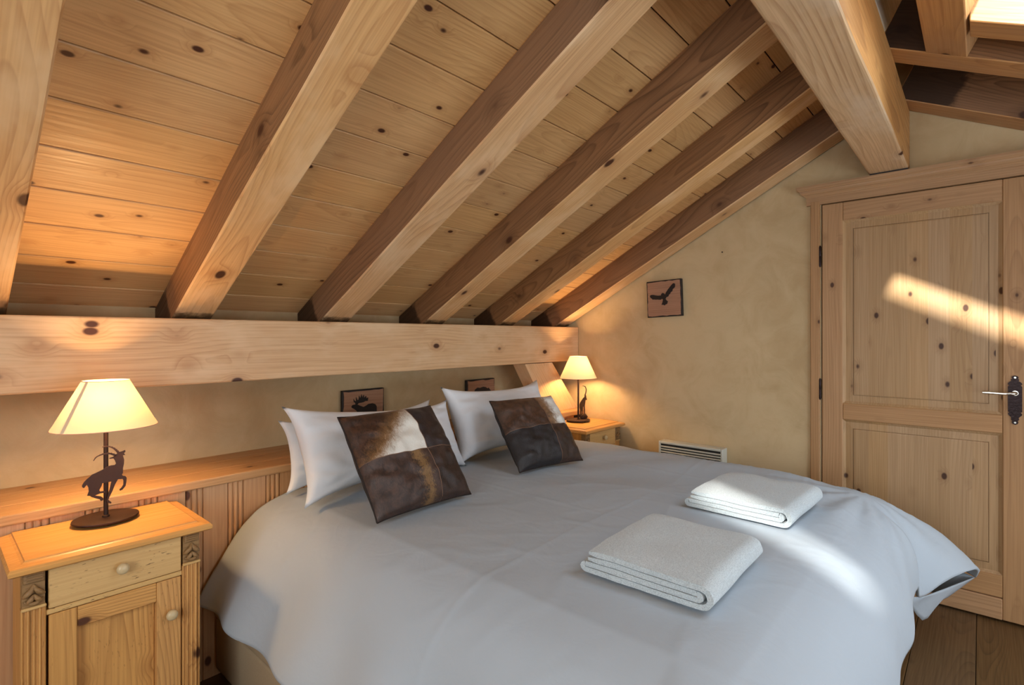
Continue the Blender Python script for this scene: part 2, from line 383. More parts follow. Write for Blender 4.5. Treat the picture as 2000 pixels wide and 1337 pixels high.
poly_wall('wall_rear', [[(X0, 0), (XR, 0), (XR, WZ0), (X0, WZ0)], [(X0, WZ1), (XR, WZ1), (XR, zr), (X0, zr)],
    [(X0, WZ0), (a0, WZ0), (a0, WZ1), (X0, WZ1)], [(a1, WZ0), (b0, WZ0), (b0, WZ1), (a1, WZ1)], [(b1, WZ0), (XR, WZ0), (XR, WZ1), (b1, WZ1)]], 'y', YREAR - 0.12, 0.12, M_WALL)
# ------------------------------------------------------------------ setting: floor planks (along x)
floor = tag(box('floor', (X0, YREAR, -0.06), (XR + 0.2, YW, -0.012), M_GAP), kind='structure')
pw = 0.205; y = 0.015 - 11 * pw; ends = random.Random(3)
while y < YW:
    xs = [X0]; xx = X0 + ends.uniform(0.4, 1.3)
    while xx < XR - 0.3: xs.append(xx); xx += 1.28
    xs.append(XR + 0.04)
    for xa, xb in zip(xs[:-1], xs[1:]):
        if xb > 0.3 and y > -1.0 or True:
            timber('floor_plank', (xa, y + pw / 2, -0.012), (1, 0, 0), (0, 0, 1), xb - xa - 0.0015, pw - 0.002, 0.012, M_FLOOR, floor, 0.0015)
    y += pw
# ------------------------------------------------------------------ setting: ceiling boards, each row a board
ceiling = tag(box('ceiling', (X0, YW - 0.02, roof1(YW) + 0.06), (XR + 0.1, YW + 0.2, roof1(YW) + 0.1), M_GAP), kind='structure')
bmc = bmesh.new()
th = 0.06
def slab(bm, pts):
    lo = [bm.verts.new(p) for p in pts]; hi = [bm.verts.new((p[0], p[1], p[2] + 0.05)) for p in pts]
    bm.faces.new(lo[::-1]); bm.faces.new(hi); n = len(pts)
    for i in range(n): bm.faces.new((lo[i], lo[(i + 1) % n], hi[(i + 1) % n], hi[i]))
ceiling.data.clear_geometry()
bmx = bmesh.new()
e1, e2 = YW + 0.2, YRIDGE
g = 0.026
slab(bmx, [(X0 - .1, e1, KB - SL * e1 + g), (XR + .13, e1, KB - SL * e1 + g), (XR + .13, e2, KB - SL * e2 + g), (X0 - .1, e2, KB - SL * e2 + g)])
bmesh.ops.recalc_face_normals(bmx, faces=bmx.faces); bmx.to_mesh(ceiling.data); bmx.free(); ceiling.data.materials.append(M_GAP) if not ceiling.data.materials else None
def board_row(ya, yb, xa, xb, slope, kb, parent, sgn):
    # sgn +1: roof over the bed (falls towards +y); -1: the other slope
    xd = (1, 0, 0); zd = (0, SL, 1) if sgn > 0 else (0, -SL2, 1)
    zz = (kb - SL * ((ya + yb) / 2)) if sgn > 0 else (kb + SL2 * ((ya + yb) / 2))
    w = abs(yb - ya) * math.sqrt(1 + slope * slope)
    return timber('ceiling_board', (xa, (ya + yb) / 2, zz), xd, zd, xb - xa, w - 0.0040, 0.020, M_BOARD, parent, 0.0022)
JY = 2.0284; PITCH = 0.1517
ys = [JY + PITCH * k for k in range(4, -12, -1)]
ys = [v for v in ys if v > YRIDGE + 0.02] + [YRIDGE]
ys[0] = YW + 0.02
for ya, yb in zip(ys[:-1], ys[1:]):
    board_row(yb, ya, X0, XR + 0.01, SL, KB, ceiling, 1)
# the far slope, with two skylight openings that let the sun in
SKY_A = (1.64, 2.232, -1.05, -0.06)
SKY_B = (-1.01, -0.79, -0.53, 0.03)
ceil2 = tag(box('ceiling', (X0, YREAR - 0.1, roof2(YREAR) - 0.02), (XR + 0.1, YREAR - 0.02, roof2(YREAR) + 0.03), M_GAP), kind='structure')
rows2 = sorted({YRIDGE - PITCH * k for k in range(0, 16)} | {SKY_A[2], SKY_A[3], SKY_B[2], SKY_B[3]}, reverse=True)
for ya, yb in zip(rows2[:-1], rows2[1:]):
    ym = (ya + yb) / 2; cuts = []
    for s in (SKY_B, SKY_A):
        if s[2] < ym < s[3]: cuts.append((s[0], s[1]))
    xa = X0
    for c0, c1 in cuts + [(XR + 0.01, None)]:
        board_row(ya, yb, xa, c0, SL2, KB2, ceil2, -1)
        xa = c1
bmx = bmesh.new()
yc_ = sorted({YRIDGE, YREAR - 0.1, SKY_A[2], SKY_A[3], SKY_B[2], SKY_B[3]}, reverse=True); xc_ = sorted({X0 - .1, XR + .13, SKY_A[0], SKY_A[1], SKY_B[0], SKY_B[1]})
for ya, yb in zip(yc_[:-1], yc_[1:]):
    for xa, xb in zip(xc_[:-1], xc_[1:]):
        if any(s[2] < (ya + yb) / 2 < s[3] and s[0] < (xa + xb) / 2 < s[1] for s in (SKY_A, SKY_B)): continue
        slab(bmx, [(xa, ya, KB2 + SL2 * ya + g), (xb, ya, KB2 + SL2 * ya + g), (xb, yb, KB2 + SL2 * yb + g), (xa, yb, KB2 + SL2 * yb + g)])
tag(box('trim_2', (X0 - .1, 0.2, 2.745), (XR + .13, 0.5, 2.90), M_GAP), kind='structure')  # unseen ridge cap, added to stop sun leaking between the roof slabs
bmesh.ops.recalc_face_normals(bmx, faces=bmx.faces); ceil2.data.clear_geometry(); bmx.to_mesh(ceil2.data); bmx.free()
for nm, s, lab in (('window_1', SKY_A, 'a'), ('window_2', SKY_B, 'b')):
    w = tag(empty(nm, ((s[0] + s[1]) / 2, (s[2] + s[3]) / 2, KB2 + SL2 * (s[2] + s[3]) / 2)), kind='structure')
    Lr = (s[3] - s[2]) * math.sqrt(1 + SL2 * SL2)
    org = (0, s[2], KB2 + SL2 * s[2] + 0.08)
    up = (0, -SL2, 1); al = (0, 1, SL2)
    for xx in (s[0] - 0.02, s[1] + 0.02):
        timber('skylight_lining', (xx, org[1], org[2] - 0.0), al, up, Lr, 0.035, 0.03, M_BOARD, w, 0.002)
    for yy in (s[2] - 0.02, s[3] + 0.02):
        timber('skylight_lining', (s[0] - 0.04, yy, KB2 + SL2 * yy + 0.08), (1, 0, 0), up, s[1] - s[0] + 0.08, 0.035, 0.03, M_BOARD, w, 0.002)
    timber('pane', ((s[0] + s[1]) / 2, s[2] - 0.02, KB2 + SL2 * (s[2] - 0.02) + 0.115), al, up, Lr + 0.04, s[1] - s[0] + 0.04, 0.006, M_GLASS, w, 0)
for i, (wx0, wx1) in enumerate(ADDED_WINDOWS):  # frames and panes of the added rear windows, built round the fill lamps
    w = tag(empty('window_%d' % (i + 3), ((wx0 + wx1) / 2, YREAR - 0.05, WZ0)), kind='structure')
    for z0, z1 in ((WZ0, WZ0 + 0.05), (WZ1 - 0.05, WZ1)):
        box('window_frame', (wx0, YREAR - 0.10, z0), (wx1, YREAR - 0.05, z1), M_PANEL, w, 0.004)
    for x0_, x1_ in ((wx0, wx0 + 0.05), (wx1 - 0.05, wx1), ((wx0 + wx1) / 2 - 0.03, (wx0 + wx1) / 2 + 0.03)):
        box('window_frame', (x0_, YREAR - 0.10, WZ0 + 0.05), (x1_, YREAR - 0.05, WZ1 - 0.05), M_PANEL, w, 0.004)
    box('pane', (wx0 + 0.05, YREAR - 0.085, WZ0 + 0.05), (wx1 - 0.05, YREAR - 0.08, WZ1 - 0.05), M_GLASS, w)
# ------------------------------------------------------------------ timbers of the roof
RX = [(0.0559, 0.130), (0.6572, 0.1405), (1.2791, 0.1480), (1.9047, 0.1426), (2.5306, 0.1414), (3.1450, 0.1450)]
RL = ['pale rafter cut off by the left edge, above the goat lamp',
      'pale pine rafter second from the left, between the two widest board bays',
      'pine rafter third from the left, ending above the moose plaque',
      'pine rafter with dark side, third from the plastered door wall',
      'pine rafter second from the door wall, with a bright narrow underside',
      'rafter lying against the plastered door wall above the bird plaque']
ylow = YW - 0.005
Lraf = (ylow - YRIDGE) * math.sqrt(1 + SL * SL)
for (xl, w), lab in zip(RX, RL):
    hz = 0.1744 / math.sqrt(1 + SL * SL)
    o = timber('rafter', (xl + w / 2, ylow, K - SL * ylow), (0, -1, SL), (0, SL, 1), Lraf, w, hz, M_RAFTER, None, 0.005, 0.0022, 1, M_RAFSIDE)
    tag(o, lab, 'rafter', 'rafters over the bed')
for xl in (-0.569, -1.194):      # the same roof goes on behind the camera
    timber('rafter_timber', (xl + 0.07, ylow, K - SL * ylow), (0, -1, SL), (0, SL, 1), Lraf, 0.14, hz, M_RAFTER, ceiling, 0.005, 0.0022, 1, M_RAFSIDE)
def rafter2(name, x, w, y0, y1, lab, kb=K2, mat=M_RAFTER, h=0.232):
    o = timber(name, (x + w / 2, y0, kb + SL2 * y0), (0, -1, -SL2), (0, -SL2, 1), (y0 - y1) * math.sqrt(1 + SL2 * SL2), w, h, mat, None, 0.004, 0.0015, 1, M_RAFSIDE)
    return tag(o, lab, 'rafter', 'rafters of the far slope')
M_RAFTER2 = wood('rafter_brown_pine', (200, 152, 100), (128, 82, 48), ring=0.011, knots=0.13, kscale=6.0, contrast=0.6, blotch=(176, 136, 98), vary=0.05)
rafter2('rafter', 3.143, 0.16, 0.31, -1.95, 'brown rafter on the far slope against the wall, above the door cornice', mat=M_RAFTER2)
rafter2('rafter', 2.535, 0.142, 0.31, -1.95, 'rafter on the far slope with a thin pale underside, right of the ridge beam', mat=M_RAFTER2)
o = timber('skylight_trimmer', (1.2, 0.097, K2 + SL2 * 0.097), (1, 0, 0), (0, -SL2, 1), 1.334, 0.134, 0.155, M_RAFTER2, None, 0.003)
tag(o, 'timber beside the ridge beam at the top edge, joining the far rafter to the skylight', 'timber')
o = timber('skylight_jamb', (2.295, 0.028, K2 + SL2 * 0.028), (0, -1, -SL2), (0, -SL2, 1), 1.2, 0.122, 0.30, M_RAFTER2, None, 0.003)
for v in o.data.vertices:
    if v.co.x < 0.02 and v.co.z > 0.05: v.co.x -= 0.16
tag(o, 'sunlit timber box of the skylight in the top right corner', 'timber')
# ridge beam
PY0, PY1, PZ = 0.2653, 0.4339, 2.1510
pr = timber('ridge_beam', (X0, (PY0 + PY1) / 2, PZ), (1, 0, 0), (0, 0, 1), XR - X0 + 0.004, PY1 - PY0, 0.30, M_PURLIN, None, 0.012, 0.004, 3, M_PURSIDE)
tag(pr, 'massive ridge beam running from the top edge into the wall over the door', 'beam')
box('bearing_plate', (XR - 0.05, PY0 + 0.005, PZ - 0.014), (XR + 0.006, PY1 - 0.005, PZ - 0.001), M_BLACK, pr)
# wall plate beam over the headboard
wb = timber('wall_beam', (X0, YB + 0.11, 1.1302), (1, 0, 0), (0, 0, 1), XR - X0 + 0.004, 0.22, 0.2532, M_BEAM, None, 0.006, 0.003, 2)
tag(wb, 'long horizontal pine beam under the rafters, above the bed head', 'beam')
# diagonal brace below it
BM_ = frame((2.84, 2.335, 1.129), (0.23, 0, -0.30), (0.30, 0, 0.23))
br = extrude_outline('diagonal_brace', [((BM_.inverted() @ V((q[0], 2.335, q[1]))).x, (BM_.inverted() @ V((q[0], 2.335, q[1]))).z) for q in ((2.69, 1.1285), (2.99, 1.1285), (3.26, 0.825), (3.302, 0.79), (3.302, 0.7745), (2.935, 0.7745))], 0.11, M_BEAM, None, BM_)
tag(br, 'diagonal timber brace behind the right lamp, under the beam end', 'brace')
# ------------------------------------------------------------------ headboard panelling with shelf
ZS = 0.773
hb = tag(empty('headboard_panelling', (1.0, 2.4, 0)), 'pine plank panelling with a deep shelf on top, along the bed head', 'panelling')
box('backing', (X0, 2.237, 0), (XR - 0.001, 2.26, ZS - 0.037), M_GAP, hb)
p = 0.148; x = 0.808 + p - 16 * p
def plank_mesh(h):
    # cross-section: flat face, then three beads
    pts = [(0.0, 0.006), (0.003, 0.0), (0.088, 0.0)]
    c = 0.088
    for k in range(3):
        pts.append((c + 0.002, 0.006))
        for q in range(1, 6):
            a = math.pi * q / 6
            pts.append((c + 0.011 - 0.0085 * math.cos(a), 0.006 - 0.0075 * math.sin(a)))
        c += 0.0195
    pts += [(0.1475, 0.006), (0.1475, 0.016), (0.0, 0.016)]
    bm = bmesh.new()
    # local x = length (vertical), local y = across, local z = depth (into the wall negative)
    a = [bm.verts.new((0, q[0], -q[1])) for q in pts]; b = [bm.verts.new((h, q[0], -q[1])) for q in pts]
    n = len(pts)
    for i in range(n): bm.faces.new((a[i], a[(i + 1) % n], b[(i + 1) % n], b[i]))
    bm.faces.new(a[::-1]); bm.faces.new(b)
    bmesh.ops.recalc_face_normals(bm, faces=bm.faces)
    me = bpy.data.meshes.new('plank'); bm.to_mesh(me); bm.free(); me.materials.append(M_PANEL); return me
PLM = plank_mesh(ZS - 0.036)
while x < XR:
    if x > X0 + 0.1:
        link(bpy.data.objects.new('plank', PLM), hb, frame((x, 2.221, 0), (0, 0, 1), (0, -1, 0)))
    x += p
for k, (ya, yb) in enumerate(((2.205, 2.335), (2.3365, 2.47), (2.4715, YW - 0.001))):
    timber('shelf_board', (X0, (ya + yb) / 2, ZS - 0.034), (1, 0, 0), (0, 0, 1), XR - X0 - 0.001, yb - ya, 0.034, M_SHELF, hb, 0.005 if k == 0 else 0.0012, 0, 2)
# ------------------------------------------------------------------ door, frame and cornice
door = tag(empty('door_1', (XR, 0.24, 0)), kind='structure')
DX = XR; DT = 0.038
Y0d, Y1d = -0.182, 0.6535
def dtim(name, ya, yb, za, zb, grain, parent=door, front=0.0, t=DT, bev=0.003):
    xf = DX + front
    if grain == 'v':
        return timber(name, (xf + t, (ya + yb) / 2, za), (0, 0, 1), (-1, 0, 0), zb - za, yb - ya, t, M_DOOR, parent, bev)
    return timber(name, (xf + t, yb, (za + zb) / 2), (0, -1, 0), (-1, 0, 0), yb - ya, zb - za, t, M_DOOR, parent, bev)
dtim('hinge_stile', 0.5555, Y1d, 0.012, 2.037, 'v')
dtim('latch_stile', Y0d, -0.0745, 0.012, 2.037, 'v')
dtim('top_rail', -0.074, 0.555, 1.937, 2.037, 'h')
dtim('middle_rail', -0.074, 0.555, 0.868, 0.955, 'h')
dtim('bottom_rail', -0.074, 0.555, 0.112, 0.215, 'h')
dtim('kick_board', -0.074, 0.555, 0.012, 0.109, 'h', front=-0.004, t=DT + 0.004)
def raised_panel(name, ya, yb, za, zb):
    """Recess with a sloping edge, then a raised field."""
    bm = bmesh.new()
    def ring(d, depth): return [bm.verts.new((q[0], q[1], -depth)) for q in ((za + d, -(yb - d)), (zb - d, -(yb - d)), (zb - d, -(ya + d)), (za + d, -(ya + d)))]
    rs = [ring(-0.002, 0.003), ring(0.012, 0.012), ring(0.0125, 0.0135), ring(0.045, 0.0115), ring(0.0456, 0.016), ring(0.0480, 0.016), ring(0.0486, 0.0095), ring(0.054, 0.0085)]
    for a, b in zip(rs[:-1], rs[1:]):
        for k in range(4): bm.faces.new((a[k], a[(k + 1) % 4], b[(k + 1) % 4], b[k]))
    bm.faces.new(rs[-1])
    back = ring(-0.002, 0.034); bm.faces.new(back[::-1])
    for k in range(4): bm.faces.new((back[k], back[(k + 1) % 4], rs[0][(k + 1) % 4], rs[0][k]))
    M = Matrix(((0, 0, -1, DX), (0, -1, 0, 0), (1, 0, 0, 0), (0, 0, 0, 1)))
    # local x -> world z, local y -> world -y, local z -> world -x
    return obj(name, bm, M_DPANEL, door, M)
raised_panel('upper_panel', -0.074, 0.555, 0.955, 1.937)
raised_panel('lower_panel', -0.074, 0.555, 0.215, 0.868)
for zc in (1.755, 1.025):
    hg = bmesh.new(); bm_lathe(hg, [(0.0, -0.06), (0.004, -0.058), (0.0065, -0.05), (0.0065, -0.002), (0.0055, 0.0), (0.0065, 0.002), (0.0065, 0.05), (0.004, 0.058), (0.0, 0.06)], 12, cap=False)
    smooth_angle(obj('hinge', hg, M_LOCK, door, Matrix.Translation((DX - 0.008, 0.662, zc))))
# lock plate (scalloped) and lever
half = [(0.0, 0.1115), (0.008, 0.110), (0.012, 0.104), (0.010, 0.098), (0.014, 0.094), (0.012, 0.087), (0.018, 0.083), (0.0225, 0.078), (0.024, 0.072), (0.019, 0.067), (0.0235, 0.062), (0.0235, -0.052), (0.019, -0.056), (0.0235, -0.062), (0.022, -0.068), (0.017, -0.073), (0.012, -0.080), (0.014, -0.088), (0.009, -0.093), (0.0115, -0.100), (0.008, -0.108), (0.0, -0.1115)]
outline = half + [(-a, b) for a, b in half[-2:0:-1]]
PCY, PCZ = -0.116, 1.0255
plate = extrude_outline('lock_plate', outline, 0.004, M_LOCK, door, frame((DX - 0.002, PCY, PCZ), (0, 1, 0), (0, 0, 1)))
bm = bmesh.new()
tube(bm, smooth_path([(DX - 0.004, PCY, 1.058), (DX - 0.03, PCY, 1.058), (DX - 0.047, PCY + 0.012, 1.058), (DX - 0.05, PCY + 0.04, 1.056), (DX - 0.05, PCY + 0.085, 1.0575), (DX - 0.048, PCY + 0.110, 1.057)], 4), [0.008] * 9 + [0.0075] * 12, 10)
for v in bm.verts:
    if v.co.y > PCY + 0.02: v.co.z = 1.057 + (v.co.z - 1.057) * 0.85
smooth_angle(obj('lever_handle', bm, M_CHROME, plate))
bm = bmesh.new(); tube(bm, [(DX - 0.003, PCY, 1.058), (DX - 0.011, PCY, 1.058)], 0.0115, 14); obj('rose', bm, M_CHROME, plate)
for zz in (PCZ + 0.1025, PCZ - 0.1015):
    bm = bmesh.new(); tube(bm, [(DX - 0.003, PCY, zz), (DX - 0.0055, PCY, zz)], 0.004, 10); obj('screw', bm, M_CHROME, plate)
bm = bmesh.new(); tube(bm, [(DX - 0.003, PCY, PCZ - 0.047), (DX - 0.007, PCY, PCZ - 0.047)], 0.008, 12); obj('keyhole_cover', bm, M_LOCK, plate)
# casing + cornice
casing = tag(empty('trim_1', (XR, 0.70, 0)), kind='structure')
timber('side_casing', (WX - 0.001, 0.6855, 0.0), (0, 0, 1), (-1, 0, 0), 2.06, 0.045, 0.020, M_DOOR, casing, 0.003)
timber('side_casing', (WX + 0.05, 0.660, 0.0), (0, 0, 1), (-1, 0, 0), 2.04, 0.006, 0.045, M_GAP, casing, 0)
timber('side_casing', (WX - 0.001, -0.212, 0.0), (0, 0, 1), (-1, 0, 0), 2.06, 0.045, 0.020, M_DOOR, casing, 0.003)
prof = [(0.0, 2.041), (0.020, 2.041), (0.020, 2.083), (0.024, 2.086), (0.026, 2.090), (0.032, 2.096), (0.040, 2.101), (0.046, 2.108), (0.048, 2.116), (0.053, 2.119), (0.056, 2.123), (0.061, 2.126), (0.064, 2.132), (0.064, 2.142), (0.0, 2.142)]
bm = bmesh.new(); st = []
M_C = frame((WX, 0.708, 0), (0, -1, 0), (0, 0, 1))       # local x runs along the door head, so the grain does too
for kind in range(4):
    ring = []
    for o_, z in prof:
        if kind == 0: q = V((WX, 0.708 + o_, z))
        elif kind == 1: q = V((WX - o_, 0.708 + o_, z))
        elif kind == 2: q = V((WX - o_, -0.236 - o_, z))
        else: q = V((WX, -0.236 - o_, z))
        ring.append(bm.verts.new(M_C.inverted() @ q))
    st.append(ring)
n = len(prof)
for a, b in zip(st[:-1], st[1:]):
    for i in range(n): bm.faces.new((a[i], a[(i + 1) % n], b[(i + 1) % n], b[i]))
obj('cornice', bm, M_DOOR, casing, M_C)
tag(box('wall_corridor', (WX + 0.121, DY0 - 0.1, 0), (WX + 0.16, DY1 + 0.1, DZ1 + 0.1), M_WALL), kind='structure')  # unseen panel behind the door, added to stop sky light leaking under it
# skirting along the door wall
sk = tag(timber('baseboard_right', (WX, YW - 0.4, 0.0), (0, -1, 0), (0, 0, 1), YW - 0.4 - 0.71, 0.03, 0.09, M_DOOR, None, 0.004), kind='structure')
# ------------------------------------------------------------------ wall screw, heater
sc_ = bmesh.new(); tube(sc_, [(WX + 0.002, 1.199, 1.837), (WX - 0.006, 1.199, 1.837)], 0.004, 8)
tag(obj('wall_screw', sc_, M_BLACK), 'tiny dark screw in the plaster above the bird plaque', 'screw')
ht = tag(empty('wall_heater', (XR, 1.37, 0.2)), 'white convector heater with slotted grille, on the wall behind the bed', 'heater')
HX0 = WX - 0.082; HY0, HY1, HZ0, HZ1 = 1.168, 1.585, 0.19, 0.628
bm = bmesh.new(); bm_box(bm, (HX0 + 0.006, HY0 + 0.012, HZ0 + 0.006), (WX - 0.004, HY1 - 0.012, HZ1 - 0.006), 0.004)
obj('casing', bm, M_SLOT, ht)
box('front_panel', (HX0, HY0, HZ0), (HX0 + 0.012, HY1, HZ1 - 0.085), M_HEATER, ht, 0.004, seg=2)
for s0, s1 in ((HY0, HY0 + 0.014), (HY1 - 0.014, HY1)):
    box('end_cap', (HX0, s0, HZ0), (WX - 0.003, s1, HZ1), M_HEATER, ht, 0.004, seg=2)
box('top_panel', (HX0, HY0 + 0.014, HZ1 - 0.016), (WX - 0.003, HY1 - 0.014, HZ1), M_HEATER, ht, 0.004, seg=2)
for k in range(4):
    z0 = HZ1 - 0.034 - k * 0.0165
    box('louvre', (-0.006, HY0 + 0.014, -0.0042), (0.016, HY1 - 0.014, 0.0042), M_HEATER, ht, 0.002, Matrix.Translation((HX0 + 0.006, 0, z0)) @ Matrix.Rotation(math.radians(-22), 4, 'Y'))
# ------------------------------------------------------------------ plaques with cut-out animals
def plaque(M, w, h, art, lab, ragged=True):
    """local x right, local z up, origin at the lower left front corner, local -y towards the viewer."""
    r = empty('wall_plaque', M=M); tag(r, lab, 'plaque', 'animal plaques')
    t = 0.024
    bm = bmesh.new(); bm_box(bm, (0, 0.001, 0), (w, t, h), 0.002); obj('board', bm, M_BLACK, r, M)
    rs = random.Random(int(w * 1e5) + len(lab))
    pts = []
    m = 0.007
    for (a, b) in (((m, m), (w - m, m)), ((w - m, m), (w - m, h - m)), ((w - m, h - m), (m, h - m)), ((m, h - m), (m, m))):
        for k in range(9):
            f = k / 9; pts.append((a[0] + (b[0] - a[0]) * f + rs.uniform(-.003, .003), a[1] + (b[1] - a[1]) * f + rs.uniform(-.003, .003)))
    extrude_outline('face_panel', pts, 0.004, M_PLAQUE, r, M @ Matrix.Translation((0, 0.001, 0)))
    for nm, poly in art: extrude_outline(nm, poly, 0.004, M_BLACK, r, M @ Matrix.Translation((0, -0.0025, 0)))
    return r
def px(pts, ox, oz, s): return [((a - ox) * s, (oz - b) * s) for a, b in pts]
# bird with spread wings (plaque about 780 px in the study crop)
sB = 0.245 / 770.0
bird_l = px([(365, 690), (385, 665), (440, 662), (500, 680), (560, 690), (620, 690), (625, 660), (655, 640), (690, 655), (705, 690), (730, 640), (780, 575), (840, 510), (890, 465), (920, 462), (935, 490), (925, 550), (880, 580), (870, 625), (835, 640), (820, 670), (790, 690), (780, 720), (730, 740), (715, 770), (735, 800), (765, 825), (745, 880), (715, 885), (690, 905), (660, 885), (625, 890), (650, 830), (660, 780), (640, 760), (605, 780), (570, 775), (540, 768), (500, 768), (450, 760), (430, 765), (410, 740), (385, 725)], 290, 1140, sB)
Mb = frame((XR - 0.018, 1.692, 1.440), (0, -1, 0.035), (0, 0, 1))
plaque(Mb, 0.246, 0.243, [('bird_silhouette', bird_l)], 'square wood plaque with a black flying bird, on the door wall')
sM = 0.262 / 365.0
moose = px([(108, 218), (118, 208), (150, 206), (166, 213), (188, 222), (212, 232), (232, 226), (258, 213), (292, 211), (318, 221), (329, 240), (330, 285), (324, 330), (318, 390), (308, 392), (306, 340), (296, 310), (262, 312), (236, 314), (222, 330), (216, 392), (205, 392), (204, 335), (188, 312), (176, 298), (166, 275), (150, 255), (132, 240), (112, 229)], 35, 438, sM)
antl = px([(142, 206), (140, 194), (128, 186), (124, 163), (134, 178), (148, 182), (146, 150), (158, 174), (170, 172), (172, 142), (184, 166), (194, 132), (202, 160), (214, 138), (218, 166), (234, 148), (236, 172), (252, 162), (248, 188), (226, 186), (214, 194), (188, 197), (165, 198), (160, 207)], 35, 438, sM)
plaque(frame((1.513, 2.570, ZS + 0.001), (1, 0, 0), (0, 0, 1)), 0.264, 0.245, [('moose_silhouette', moose), ('antlers', antl)], 'square wood plaque with a black moose, on the shelf behind the left pillows')
bear = [(qx, qz + 0.022) for qx, qz in [(0.055, 0.03), (0.075, 0.03), (0.082, 0.065), (0.10, 0.085), (0.135, 0.082), (0.15, 0.06), (0.155, 0.03), (0.18, 0.03), (0.182, 0.07), (0.205, 0.085), (0.225, 0.105), (0.232, 0.13), (0.222, 0.142), (0.212, 0.150), (0.205, 0.160), (0.192, 0.156), (0.175, 0.166), (0.15, 0.170), (0.12, 0.164), (0.095, 0.168), (0.075, 0.158), (0.058, 0.135), (0.052, 0.10), (0.058, 0.07)]]
plaque(frame((2.434, 2.570, ZS + 0.001), (1, 0, 0), (0, 0, 1)), 0.268, 0.245, [('bear_silhouette', bear)], 'square wood plaque with a black bear, half hidden behind the right pillow')
